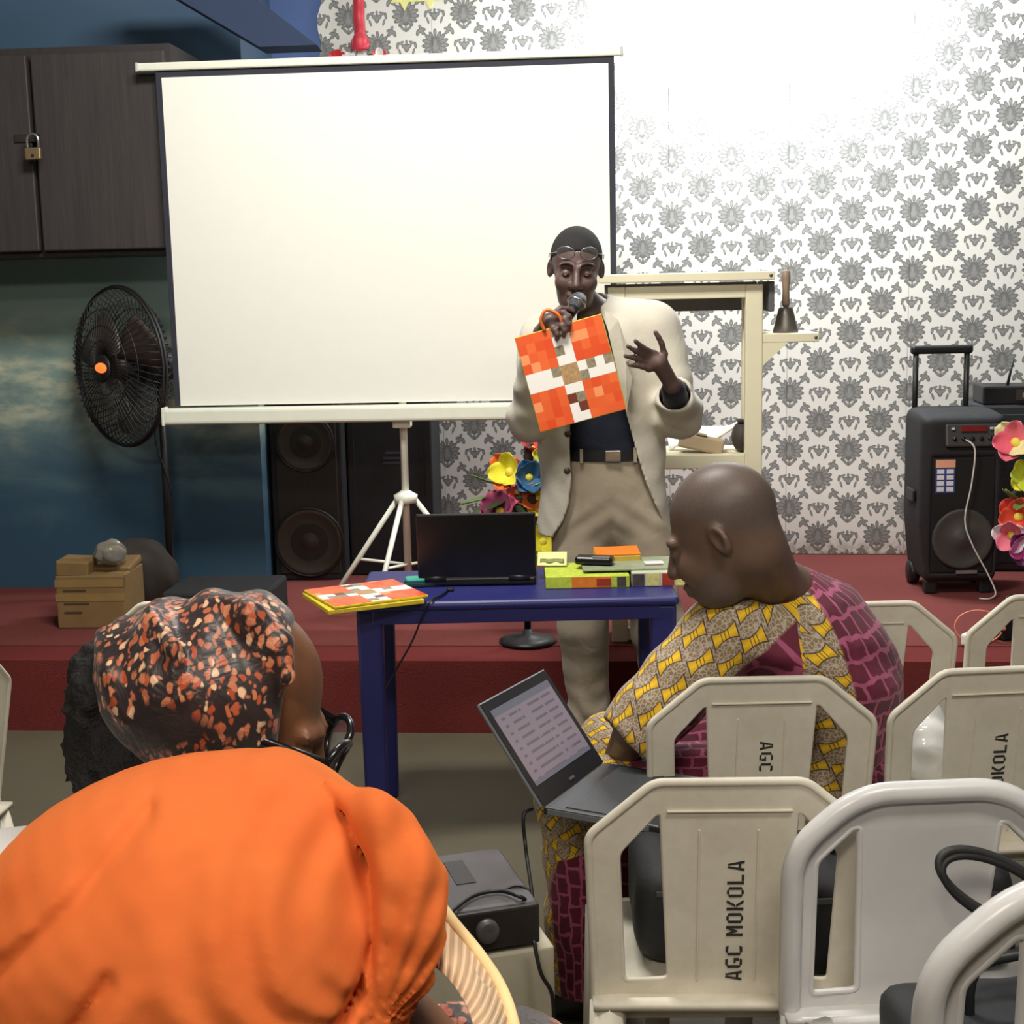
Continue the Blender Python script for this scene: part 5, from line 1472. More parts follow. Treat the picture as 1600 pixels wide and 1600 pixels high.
def blazer(P):
    d = blazer_out(P)
    d = np.maximum(d, -(d + 0.013))
    front = (P[:, 1] < chest[1] + 0.01) & (P[:, 2] < neckb[2] + 0.05)
    ex = np.maximum(edgeL(P[:, 2]) - P[:, 0], P[:, 0] - edgeR(P[:, 2]))          # < 0 in the opening
    ex = np.where(P[:, 1] < chest[1] + 0.02, ex, 1.0)
    nearsleeve = np.minimum(limb(P, [shR, elR, wrR], [0.08, 0.08, 0.08]), limb(P, [shL, elL, wrL], [0.08, 0.08, 0.08]))
    d = np.where((nearsleeve < 0.0) & (P[:, 1] < chest[1] - 0.12), d, np.maximum(d, -ex))
    d = np.maximum(d, hemz - P[:, 2])
    d = np.maximum(d, -sd_caps(P, neckb + A3(0, 0.0, -0.10), neckb + A3(-0.01, -0.012, 0.22), 0.066, 0.070))
    d = np.maximum(d, P[:, 2] - (neckb[2] + 0.080 + 0.30 * (P[:, 1] - neckb[1])))
    # hollow sleeve ends
    for a, b_, t_, r_ in ((elR, wrR, 0.72, 0.052), (elL, wrL, 0.62, 0.054)):
        u_ = unit(b_ - a); e = a + (b_ - a) * t_
        d = np.where(np.linalg.norm(P - e, axis=1) < 0.12, np.maximum(d, (P - e) @ u_ - 0.03), d)
        d = np.maximum(d, -sd_caps(P, a + (b_ - a) * 0.3, e + u_ * 0.12, r_ * 0.86, r_ * 0.9))
    return d
bl_m = cloth_mat('cream_linen', C(208, 201, 186), var=0.04, weave=600)
flesh('blazer', blazer, (-0.08, 4.06, 0.66), (0.70, 4.78, 1.60), 0.0052, bl_m, pr_, 2)
for px, py in ((887, 678), (886, 736)):
    w = W(px, py, 4.375)
    MB().ball(tuple(w), (0.011, 0.006, 0.011)).build('button', pm('button_brown', C(70, 58, 48), 0.4), pr_, True)
# lapels: folded flaps lying on the blazer front
def lapel(pts, Yp):
    p = [Vector(W(a, b_, Yp - 0.012 * (i % 2))) for i, (a, b_) in enumerate(pts)]
    m_ = MB(); n = len(p); off = Vector((0, 0.006, 0))
    m_._add([tuple(q_) for q_ in p] + [tuple(q_ + off) for q_ in p], [list(range(n)), list(range(2 * n - 1, n - 1, -1))] + [[(i + 1) % n, i, n + i, n + (i + 1) % n] for i in range(n)])
    return m_
lapel([(944, 484), (966, 500), (986, 560), (978, 566), (988, 590), (979, 645), (964, 585), (951, 520)], 4.372).build('lapel', bl_m, pr_, True)
lapel([(902, 488), (884, 505), (868, 560), (876, 566), (868, 590), (892, 650), (894, 585), (899, 530)], 4.372).build('lapel', bl_m, pr_, True)
# reading glasses pushed up on the forehead
gl = thing('reading_glasses', 'clear reading glasses pushed up on the presenter forehead', 'glasses', tuple(hc + HM @ (A3(0, -0.10, 0.058) * HS)))
wire = pm('glasses_wire', C(170, 168, 170), 0.3, 0.7)
def hl(p): return hc + HM @ (np.array(p) * HS)
for sx in (-1, 1):
    rim = [hl((sx * 0.034 + 0.026 * math.cos(a), -0.094 - 0.010 * math.sin(a) + abs(sx * 0.034 + 0.026 * math.cos(a)) * 0.45 - 0.006, 0.058 + 0.019 * math.sin(a) - 0.0)) for a in np.linspace(0, 2 * PI, 25)[:-1]]
    MB().tube(rim, 0.0016, 6, closed=True).build('rim', wire, gl, True)
    m_ = MB(); cpt = np.mean(rim, axis=0); m_._add([tuple(cpt)] + [tuple(q_) for q_ in rim], [[0, k + 1, (k + 1) % 24 + 1] for k in range(24)], True)
    lm = pm('spectacle_lens', C(220, 225, 228), 0.05, alpha=0.22)
    m_.build('lens', lm, gl, True)
    MB().tube([hl((sx * 0.060, -0.073, 0.058)), hl((sx * 0.081, -0.02, 0.048)), hl((sx * 0.083, 0.03, 0.03))], 0.0016, 6).build('temple', wire, gl, True)
MB().tube([hl((-0.009, -0.099, 0.060)), hl((0, -0.102, 0.064)), hl((0.009, -0.099, 0.060))], 0.0016, 6).build('bridge', wire, gl, True)
# microphone in the gripping hand
mic_h, mic_t = W(903, 470, 4.24), W(878, 512, 4.178)
t = thing('microphone', 'black handheld microphone held before the presenter mouth', 'microphone', tuple(mic_t))
dm = Vector(mic_h - mic_t).normalized(); Mm = Matrix.Translation(mic_t) @ dm.to_track_quat('Z', 'Y').to_matrix().to_4x4(); Lm = float(np.linalg.norm(mic_h - mic_t))
MB().lathe([(0.011, -0.06), (0.012, 0.0), (0.016, Lm * 0.6), (0.019, Lm * 0.72)], 18, Mm).build('handle', pm('mic_black', C(36, 36, 38), 0.35), t, True)
MB().lathe([(0.019, Lm * 0.72), (0.026, Lm * 0.85), (0.027, Lm), (0.020, Lm + 0.018), (0.0, Lm + 0.026)], 20, Mm, close=False).build('grille_ball', pm('mic_grille', C(96, 98, 100), 0.3, 0.8, bmp=0.8, bscale=500), t, True)
MB().tube([Mm @ Vector((0.0265 * math.cos(a), 0.0265 * math.sin(a), Lm * 0.9)) for a in np.linspace(0, 2 * PI, 21)[:-1]], 0.003, 6, closed=True).build('band', chrome, t, True)
# the printed board he shows
Yb = 4.135
tlb, trb, brb, blb = [Vector(W(a, b_, Yb + dy)) for a, b_, dy in ((798, 529, 0.01), (938, 491, -0.01), (981, 638, -0.025), (850, 675, -0.005))]
ctr_b = (tlb + trb + brb + blb) / 4
xa = ((trb - tlb) + (brb - blb)).normalized(); ya = ((tlb - blb) + (trb - brb)); ya = (ya - xa * ya.dot(xa)).normalized(); za = xa.cross(ya)
Mb_ = Matrix((xa, ya, za)).transposed().to_4x4(); Mb_.translation = ctr_b
wb, hb_ = ((trb - tlb).length + (brb - blb).length) / 2, ((tlb - blb).length + (trb - brb).length) / 2
t = thing('play_board', 'orange checked board with a white picture cross held up by the presenter', 'board', tuple(ctr_b), rot=tuple(Mb_.to_euler()))
MB().box((0, 0, -0.007), (wb, hb_, 0.012), bev=0.002).build('board_core', yellow_edge, t)
o = MB().box((0, 0, 0), (0.276, 0.276, 0.001)).build('printed_face', board_print('board_print_held', 8), t)
o.scale = (wb / 0.28, hb_ / 0.28, 1); o.location = (0, 0, 0.0)
hx = -0.03
MB().tube(bez([(hx - 0.01, hb_ / 2 - 0.004, 0.004), (hx - 0.012, hb_ / 2 + 0.03, 0.010), (hx + 0.012, hb_ / 2 + 0.052, 0.012), (hx + 0.04, hb_ / 2 + 0.03, 0.010), (hx + 0.045, hb_ / 2 - 0.004, 0.004)], 20), 0.005, 8).build('carry_loop', pm('orange_strap', C(240, 120, 50), 0.5), t)

# ------------------------------------------------------------------ patterned cloth of the seated man
def m_ankara(name):
    m, nt, b = new_mat(name)
    u, w, g = attr(nt, 'pu'), attr(nt, 'pv'), attr(nt, 'panel')
    x, y, z, v = xyz(nt)
    # yellow spools on a netted taupe ground
    cu, cv = 0.064, 0.047
    row = (w / cv).floor(); off = (row * 0.5).fract()
    uu = u / cu + off
    a = (uu.fract() - 0.5); b2 = ((w / cv).fract() - 0.5)
    rot = 0.5
    wn = nt.nodes.new('ShaderNodeTexWhiteNoise'); nt.links.new(vec(nt, uu.floor(), row, 1.0), wn.inputs['Vector'])
    jit = X(nt, wn.outputs['Value'])
    A_ = a * 0.92 + b2 * 0.36; B_ = b2 * 0.92 - a * 0.36
    A_ = A_ + (jit - 0.5) * 0.12
    half = 0.14 + A_ * A_ * 1.0
    spool = (A_.abs().lt(0.37)) * ((B_.abs() - half).lt(0.0))
    outline = (A_.abs().lt(0.41)) * ((B_.abs() - half).lt(0.045))
    band = (((A_ * 9.0 + 0.5).fract() - 0.5).abs()).lt(0.13) * (A_.abs().lt(0.2))
    vo = nt.nodes.new('ShaderNodeTexVoronoi'); vo.feature = 'DISTANCE_TO_EDGE'; vo.inputs['Scale'].default_value = 130
    nt.links.new(vec(nt, u, w), vo.inputs['Vector'])
    net = X(nt, vo.outputs['Distance']).lt(0.09)
    ground = mix(nt, net, C(140, 120, 88), C(186, 170, 156))
    yel = mix(nt, (B_.abs() / 0.3).clamp(), C(244, 200, 44), C(196, 138, 22))
    c1 = mix(nt, outline, ground, C(70, 66, 70))
    c1 = mix(nt, spool, c1, yel)
    c1 = mix(nt, spool * band, c1, C(120, 84, 30))
    # burgundy bricks in pink mortar
    nz = noise_tex(nt, vec(nt, u, w), 22, 3)
    du = (X(nt, nz.outputs[0]) - 0.5) * 0.028
    br = nt.nodes.new('ShaderNodeTexBrick'); nt.links.new(vec(nt, u + du, w + du), br.inputs['Vector'])
    br.inputs['Color1'].default_value = C(88, 28, 46); br.inputs['Color2'].default_value = C(108, 36, 58); br.inputs['Mortar'].default_value = C(168, 84, 116)
    br.inputs['Scale'].default_value = 1.0; br.inputs['Mortar Size'].default_value = 0.0048; br.inputs['Brick Width'].default_value = 0.055; br.inputs['Row Height'].default_value = 0.040; br.inputs['Mortar Smooth'].default_value = 0.3
    c = mix(nt, g.step(0.0, 0.004), c1, br.outputs['Color'])
    nt.links.new(c, b.inputs['Base Color'])
    b.inputs['Roughness'].default_value = 0.75; b.inputs['Specular IOR Level'].default_value = 0.3; b.inputs['Sheen Weight'].default_value = 0.1
    n3 = noise_tex(nt, v, 12, 4, 0.6, 0.6)
    bump(nt, b, n3.outputs[0], 0.4, 0.01)
    return m
ank = m_ankara('wax_print_cloth')
YM = 2.86
sm = thing('person', 'seated person in yellow and burgundy wax-print clothes bent over a laptop', 'person', (0.48, YM, 0))
ft = unit((-0.86, 0.5, 0)); sv = unit((0.5, 0.86, 0))
nk = W(1222, 896, YM); pv = W(1268, 1330, YM + 0.02); pv[2] = 0.52
hc2 = W(1128, 834, 2.70); M2 = axes((-0.86, 0.36, -0.42), (-0.38, 0.10, 0.92)); S2 = 1.10
shN, elN, wrN = W(1140, 985, 2.74), W(992, 1142, 2.70), W(960, 1196, 2.86)
shF, elF, wrF = W(1290, 975, 2.98), W(1200, 1150, 3.12), W(1010, 1190, 3.02)
hipN, kneN, ankN = W(1210, 1330, 2.80), W(905, 1315, 2.76), W(915, 1660, 2.80)
hipF, kneF, ankF = W(1215, 1320, 2.98), W(960, 1290, 3.02), W(985, 1610, 3.05)
hipN[2] = hipF[2] = 0.53; kneN[2] = 0.50; kneF[2] = 0.51; ankN[2] = 0.07; ankF[2] = 0.07
def bodym(P):
    d = sd_caps(P, hc2 + M2 @ A3(0, 0.045, -0.05), nk + A3(-0.012, 0, -0.06), 0.066, 0.066)
    d = near(P, d, hc2, 0.22, lambda Q: head_sdf(Q, hc2, M2, S2), 0.03)
    d = smin(d, limb(P, [nk + A3(0, 0, -0.07), (nk + pv) / 2, pv], [0.09, 0.12, 0.12], 0.04), 0.05)
    for s_, e, w in ((shN, elN, wrN), (shF, elF, wrF)):
        d = smin(d, limb(P, [s_, e, w], [0.05, 0.042, 0.028], 0.01), 0.03)
        h = unit(w - e); pc_ = w + h * 0.06
        side = unit(np.cross(h, A3(0, 0, 1))); dn = A3(0, 0, -0.3)
        fg = []
        for k in range(4):
            b0_ = pc_ + side * (0.027 - 0.018 * k) + h * 0.01
            fg.append([b0_, b0_ + (h + dn * 0.2) * 0.036, b0_ + (h + dn) * 0.058, b0_ + (h + dn * 1.8) * 0.07])
        fg.append([w + side * 0.03 + h * 0.03, w + side * 0.045 + h * 0.055, w + side * 0.045 + h * 0.075, w + side * 0.04 + h * 0.09])
        d = near(P, d, pc_, 0.16, lambda Q: hand_sdf(Q, w, pc_, fg, 0.0088, 0.026), 0.012)
    return d
def stub_f(P):
    q = (P - hc2) @ M2 / S2
    sc_ = np.clip((q[:, 2] - (0.070 - (q[:, 1] + 0.08) * 0.62)) / 0.03, 0, 1)
    bd_ = np.clip((-0.045 - q[:, 2]) / 0.02, 0, 1) * np.clip((0.0 - q[:, 1]) / 0.02, 0, 1)
    return np.maximum(sc_, bd_ * 0.9) * (np.linalg.norm(P - hc2, axis=1) < 0.2)
flesh('body', bodym, (0.05, 2.5, 0.42), (0.86, 3.22, 1.30), 0.0046, skin2, sm, 2, {'stubble': stub_f})
SVM = np.stack([sv, -ft, A3(0, 0, 1)], 1)
def arm_d(P, s_, e, cut):
    d = sd_caps(P, s_, s_ + (e - s_) * cut, 0.086, 0.074)
    return d
mid_ = (nk + pv) / 2 - ft * 0.07
def spine(z):
    zz = np.array([pv[2], mid_[2], nk[2]]); o_ = np.argsort(zz); pts = np.stack([pv, mid_, nk])
    return np.stack([np.interp(z, zz[o_], pts[o_, 0]), np.interp(z, zz[o_], pts[o_, 1])], 1)
def shirt_torso(P):
    c = spine(P[:, 2])
    q = P.copy(); q[:, 0] -= c[:, 0]; q[:, 1] -= c[:, 1]
    q = q @ SVM
    t_ = np.clip((P[:, 2] - pv[2]) / (nk[2] - pv[2]), 0, 1)
    hw_ = np.interp(t_, [0, 0.35, 0.72, 0.88, 1.0], [0.205, 0.20, 0.215, 0.18, 0.085]); hd_ = np.interp(t_, [0, 0.35, 0.72, 0.9, 1.0], [0.155, 0.15, 0.145, 0.12, 0.075])
    k = np.sqrt((q[:, 0] / hw_) ** 2 + (q[:, 1] / hd_) ** 2)
    d = (k - 1) * np.minimum(hw_, hd_) * 0.9
    d = smax(d, P[:, 2] - (nk[2] + 0.012), 0.02)
    return smax(d, pv[2] - 0.06 - P[:, 2], 0.01)
def shirtm(P):
    d = shirt_torso(P)
    d = smin(d, sd_ell(P, (shN + shF) / 2 + A3(0, 0, -0.0), (0.10, 0.10, 0.075)), 0.06)
    for s_, e, cut in ((shN, elN, 0.98), (shF, elF, 0.95)):
        a = arm_d(P, s_, e, cut)
        u_ = unit(e - s_)
        a = smax(a, (P - (s_ + (e - s_) * cut)) @ u_ - 0.035, 0.012)
        d = smin(d, a, 0.045)
    d = d + 0.004 * np.sin(P @ A3(26, 10, 40) + 2 * np.sin(P[:, 2] * 16)) * 0.6 + 0.003 * vnoise(P, 20, 21)
    for s_, e, cut in ((shN, elN, 0.98),):
        u_ = unit(e - s_); d = smax(d, -sd_caps(P, s_ + (e - s_) * 0.85, e + u_ * 0.1, 0.05, 0.06), 0.006)
    return smax(d, -sd_caps(P, hc2 + M2 @ A3(0, 0.05, -0.05), nk + A3(0, 0, -0.05), 0.070, 0.072), 0.008)
def pxl(P):
    """flat pattern coordinates across the garment back (a plane across the hall): they lay the cloth panels"""
    P = P.copy(); P[:, 1] = 2.72
    q = (P - np.array(_C)) @ np.array(_R3)
    return 800 + F * q[:, 0] / -q[:, 2], 800 - F * q[:, 1] / -q[:, 2]
def is_sleeve(P):
    return arm_d(P, shN, elN, 0.98) - 0.012 < shirt_torso(P)
def pu_f(P, slv):
    c = spine(P[:, 2]); q = P.copy(); q[:, 0] -= c[:, 0]; q[:, 1] -= c[:, 1]; q = q @ SVM
    tu = np.arctan2(q[:, 0], q[:, 1]) * 0.17
    u_ = unit(elN - shN); al = (P - shN) @ u_
    return al * 0.9 + 0.013 if slv else tu
def pv_f(P, slv):
    u_ = unit(elN - shN); e1 = A3(0, -1, 0); e1 = unit(e1 - u_ * (e1 @ u_)); e2 = np.cross(u_, e1); r_ = P - shN
    th = np.arctan2(r_ @ e2, r_ @ e1) * 0.085
    return th if slv else P[:, 2]
def panel_f(P):
    # garment panels, measured on the cloth: sleeve yellow, wedge below it burgundy, back yellow, side stripe burgundy
    X_, Y_ = pxl(P)
    low = (Y_ - np.interp(X_, [960, 1020, 1120, 1210, 1240, 1260], [1215, 1165, 1060, 985, 962, 1400]))      # > 0 below the sleeve seam
    wedge = np.minimum(low, 1243 - X_)
    side = X_ - np.interp(Y_, [880, 905, 935, 985, 1060, 1130, 1400], [1195, 1225, 1275, 1300, 1322, 1335, 1345])
    return np.maximum(wedge, side) * 0.0012
V_, F_ = surf(shirtm, (0.15, 2.52, 0.40), (0.90, 3.28, 1.16), 0.005)
V_ = soften(V_, F_, 2)
fm = (pxl(V_)[0] < 1243)[F_].sum(1) >= 2
for nm, sel, slv in (('shirt', ~fm, False), ('sleeve', fm, True)):
    idx, inv = np.unique(F_[sel], return_inverse=True)
    me = mesh_np(nm, V_[idx], inv.reshape(-1, 4))
    for k, f in (('pu', pu_f), ('pv', pv_f)): set_attr(me, k, f(V_[idx], slv))
    set_attr(me, 'panel', panel_f(V_[idx]))
    obj(nm, me, ank, sm, True)
def trousm(P):
    d = sd_ell(P, pv + A3(0, 0, -0.0), (0.17, 0.19, 0.10))
    for h, k, a in ((hipN, kneN, ankN), (hipF, kneF, ankF)):
        l = limb(P, [h, k, a], [0.098, 0.082, 0.075], 0.04)
        l = smax(l, a[2] - 0.0 - P[:, 2], 0.008)
        d = smin(d, l, 0.04)
    return d + 0.006 * vnoise(P, 17, 31) + 0.003 * np.sin(P @ A3(30, 20, 45))
def tu_f(P): return np.where(P[:, 2] > 0.44, P[:, 0], P[:, 2] + 0.1) * 1.25
def tv_f(P): return np.where(P[:, 2] > 0.44, P[:, 1] + P[:, 2], np.arctan2(P[:, 0] - kneN[0], -(P[:, 1] - kneN[1])) * 0.08) * 1.25
def tp_f(P):
    X_, Y_ = pxl(P)
    return np.minimum(X_ - np.interp(Y_, [1240, 1300, 1340, 1400, 1480, 1600], [985, 965, 870, 858, 868, 880]), 1400 - X_) * 0.0012
flesh('trousers', trousm, (0.0, 2.52, 0.0), (0.86, 3.26, 0.70), 0.0065, ank, sm, 2, {'pu': tu_f, 'pv': tv_f, 'panel': tp_f})
for a in (ankN, ankF):
    def shoe2(P, a=a):
        b_ = A3(a[0], a[1], 0)
        d = smin(sd_ell(P, b_ + A3(-0.09, 0.03, 0.035), (0.11, 0.046, 0.038), rotm(0, 0, -20)), sd_ell(P, b_ + A3(0.02, 0, 0.045), (0.07, 0.044, 0.05)), 0.03)
        return smax(d, 0.002 - P[:, 2], 0.004)
    flesh('shoe', shoe2, (a[0] - 0.26, a[1] - 0.12, -0.02), (a[0] + 0.12, a[1] + 0.16, 0.14), 0.008, pm('shoe_leather', C(30, 28, 28), 0.35), sm, 2)
# his laptop, on the knee
hn, hf = Vector(PZ(848, 1262, 0.60)), Vector(PZ(944, 1192, 0.60))
hd = (hf - hn); Lh = hd.length; hdn = hd.normalized()
base_dir = Vector((hdn.y, -hdn.x, 0)).normalized()
if base_dir.x < 0: base_dir = -base_dir
Mlap = Matrix((hdn, base_dir, hdn.cross(base_dir))).transposed().to_4x4()
if Mlap[2][2] < 0: Mlap = Matrix((-hdn, base_dir, (-hdn).cross(base_dir))).transposed().to_4x4()
Mlap.translation = (hn + hf) / 2
lt2 = thing('laptop', 'open silver-edged laptop glowing with a document on the seated person knee', 'laptop', tuple(Mlap.translation), rot=tuple(Mlap.to_euler()))
WL = Lh
silver = pm('laptop_silver', C(126, 130, 134), 0.35, 0.5); lapd = pm('laptop_dark', C(36, 36, 40), 0.4)
MB().box((0, 0.115, -0.006), (WL, 0.23, 0.016), bev=0.004).build('base', lapd, lt2)
MB().box((0, 0.09, 0.0025), (WL * 0.9, 0.10, 0.002)).build('keyboard', pm('keys_dark', C(58, 60, 64), 0.5, var=0.3, scale=200), lt2)
MB().box((0, 0.19, 0.0025), (0.10, 0.055, 0.002)).build('touchpad', silver, lt2)
sgn = 1 if (Mlap.to_3x3() @ Vector((1, 0, 0))).y < 0 else -1
MB().box((sgn * (WL / 2 + 0.0004), 0.11, -0.006), (0.002, 0.20, 0.010)).build('port_strip', silver, lt2)
tl_target = Vector(PY(746, 1103, (hn.y + hf.y) / 2 - 0.12))
LA = R(36)      # lid leans back past upright
Mlid = Matrix.Rotation(LA, 4, 'X') @ Matrix.Translation((0, 0, 0))
LH = 0.222
MB().box((0, -0.004, LH / 2), (WL, 0.008, LH), bev=0.0035, M=Mlid).build('lid', silver, lt2)
bez_ = MB().box((0, 0.0005, LH / 2), (WL - 0.006, 0.002, LH - 0.006), M=Mlid).build('bezel', lapd, lt2)
def m_doc():
    m, nt, b = new_mat('laptop_document')
    x, y, z, v = xyz(nt)
    n = noise_tex(nt, vec(nt, x * 30, z * 2.0), 1.0, 2)
    line = ((z * 62.0).fract() - 0.5).abs().lt(0.16) * X(nt, n.outputs[0]).gt(0.46) * (x.abs().lt(0.10))
    bar = z.gt(0.066).max(z.lt(-0.072))
    c = mix(nt, line, C(128, 118, 130), C(100, 94, 106)); c = mix(nt, bar, c, C(104, 104, 116))
    nt.links.new(c, b.inputs['Base Color']); nt.links.new(c, b.inputs['Emission Color']); b.inputs['Emission Strength'].default_value = 0.20
    b.inputs['Roughness'].default_value = 0.25
    return m
me = MB().box((0, 0, 0), (WL - 0.036, 0.001, LH - 0.06)).mesh('screen')
o = obj('screen', me, m_doc(), lt2); o.matrix_local = Mlid @ Matrix.Translation((0, 0.002, LH / 2 + 0.008))
MB().box((0, 0.002, 0.014), (0.02, 0.002, 0.005), M=Mlid).build('badge', silver, lt2)

# ------------------------------------------------------------------ woman in the dark floral headwrap
def m_floral(name, base, c1, c2, sc, cover):
    m, nt, b = new_mat(name)
    x, y, z, v = xyz(nt)
    big = noise_tex(nt, v, 13, 2, 0.5); n2 = noise_tex(nt, v, 30, 4)
    dn = noise_tex(nt, v, 45, 2)
    sx_ = nt.nodes.new('ShaderNodeVectorMath'); sx_.operation = 'MULTIPLY_ADD'
    nt.links.new(dn.outputs['Color'], sx_.inputs[0]); sx_.inputs[1].default_value = (0.022, 0.022, 0.022); nt.links.new(v, sx_.inputs[2])
    st_v = nt.nodes.new('ShaderNodeMapping'); nt.links.new(sx_.outputs[0], st_v.inputs[0]); st_v.inputs['Rotation'].default_value = (0.3, 0.5, 0.4); st_v.inputs['Scale'].default_value = (1.25, 1.0, 0.68)
    vo = nt.nodes.new('ShaderNodeTexVoronoi'); vo.inputs['Scale'].default_value = sc; nt.links.new(st_v.outputs[0], vo.inputs['Vector'])
    mp = nt.nodes.new('ShaderNodeSeparateColor'); nt.links.new(vo.outputs['Color'], mp.inputs[0])
    blob = (1 - X(nt, vo.outputs['Distance']).step(0.47, 0.10)) * X(nt, big.outputs[0]).step(cover, 0.05) * X(nt, mp.outputs[1]).gt(0.18)
    col = mix(nt, X(nt, mp.outputs[0]), c1, c2)
    col = mix(nt, X(nt, mp.outputs[2]).gt(0.82), col, C(236, 190, 150))
    g = mix(nt, n2.outputs[0], base, scaled(base, 2.2))
    nt.links.new(mix(nt, blob, g, col), b.inputs['Base Color'])
    b.inputs['Roughness'].default_value = 0.42; b.inputs['Sheen Weight'].default_value = 0.2
    n3 = noise_tex(nt, v, 16, 4, 0.6, 1.0)
    bump(nt, b, n3.outputs[0], 0.5, 0.01)
    return m
floral = m_floral('copper_floral_cloth', C(34, 24, 24), C(176, 74, 34), C(214, 138, 100), 112, 0.44)
Y3 = 1.38
w3 = thing('person', 'person in glasses and dark copper-flowered headwrap seen in profile', 'person', (-0.31, Y3, 0))
hc3 = W(372, 1112, Y3); M3 = axes((0.88, 0.06, -0.47), (0.46, 0.0, 0.88)); S3 = 0.92
nk3 = W(255, 1330, Y3 + 0.0); pv3 = A3(nk3[0] - 0.02, Y3 + 0.02, 0.52)
sA, sB = A3(nk3[0] - 0.165, Y3, nk3[2] - 0.035), A3(nk3[0] + 0.13, Y3, nk3[2] - 0.05)
def lap_arm(P, s_, side, r0, r1):
    e = s_ + A3(side * 0.03, 0.06, -0.25); w = e + A3(-side * 0.08, 0.20, 0.0)
    return limb(P, [s_, e, w], [r0, (r0 + r1) / 2, r1], 0.02), e, w
def rest_hand(w, side):
    h = unit((-side * 0.35, 0.9, -0.15)); pc_ = w + h * 0.06; sd_ = unit(np.cross(h, A3(0, 0, 1)))
    fg = []
    for k in range(4):
        b0_ = pc_ + sd_ * (0.026 - 0.0175 * k) + h * 0.012
        fg.append([b0_, b0_ + h * 0.034, b0_ + (h + A3(0, 0, -0.35)) * 0.056, b0_ + (h + A3(0, 0, -0.6)) * 0.07])
    fg.append([w - sd_ * side * -0.03 + h * 0.03, w + sd_ * 0.042 + h * 0.052, w + sd_ * 0.046 + h * 0.07, w + sd_ * 0.044 + h * 0.085])
    return pc_, fg
def seated_body(hc_, Mh, Sh, nk_, pv_, sl, sr):
    def f(P):
        d = sd_caps(P, hc_ + Mh @ A3(0, 0.045, -0.06), nk_, 0.052, 0.06)
        d = near(P, d, hc_, 0.20, lambda Q: head_sdf(Q, hc_, Mh, Sh), 0.02)
        d = smin(d, limb(P, [nk_ + A3(0, 0, -0.06), pv_], [0.09, 0.12], 0.03), 0.05)
        for s_, side in ((sl, -1), (sr, 1)):
            a, e, w = lap_arm(P, s_, side, 0.04, 0.025)
            d = smin(d, a, 0.03); pc_, fg = rest_hand(w, side)
            d = near(P, d, pc_, 0.16, lambda Q: hand_sdf(Q, w, pc_, fg), 0.01)
        return d
    return f
def dress(nk_, pv_, sl, sr, amp, seed):
    def f(P):
        q = (P - nk_) * A3(1, 1.3, 1); pq = (pv_ - nk_) * A3(1, 1.3, 1)
        d = sd_caps(q, A3(0, 0, -0.13), pq, 0.15, 0.17) / 1.15
        d = smin(d, limb(P, [sl, nk_ + A3(0, 0, -0.03), sr], [0.062, 0.072, 0.062], 0.02), 0.05)
        for s_, side in ((sl, -1), (sr, 1)):
            a, e, w = lap_arm(P, s_, side, 0.062, 0.052)
            d = smin(d, smax(a, (P - e) @ unit(w - e) - 0.10, 0.01), 0.03)
        for side in (-1, 1):                                      # skirt over the thighs and down
            h = pv_ + A3(side * 0.09, 0, -0.02); k = h + A3(side * 0.02, 0.40, 0.02); a_ = k + A3(0, 0.02, -0.42)
            d = smin(d, limb(P, [h, k, a_], [0.10, 0.085, 0.08], 0.03), 0.05)
        d = smax(d, P[:, 2] - (nk_[2] + 0.02), 0.015)
        d = smax(d, 0.06 - P[:, 2], 0.01)
        d = smax(d, -sd_caps(P, nk_ + A3(0, 0, -0.03), nk_ + A3(0, -0.005, 0.2), 0.064, 0.07), 0.006)
        return d + amp * vnoise(P, 22, seed)
    return f
b3 = seated_body(hc3, M3, S3, nk3, pv3, sA, sB)
flesh('body', b3, (-0.62, 1.10, 0.40), (-0.02, 1.86, 1.30), 0.0056, skin3, w3, 2)
flesh('blouse', dress(nk3, pv3, sA, sB, 0.003, 41), (-0.74, 1.05, 0.02), (0.10, 2.02, 1.10), 0.0105, cloth_mat('pale_grey_cotton', C(206, 200, 196)), w3, 2)
for k, y_ in ((-1, 0), (1, 0)):
    a = pv3 + A3(k * 0.11, 0.44, 0); 
    MB().box((a[0], a[1] + 0.05, 0.035), (0.085, 0.23, 0.07), bev=0.03, seg=3).build('shoe', pm('shoe_leather', C(30, 28, 28), 0.35), w3, True)
wc = W(306, 1064, Y3)
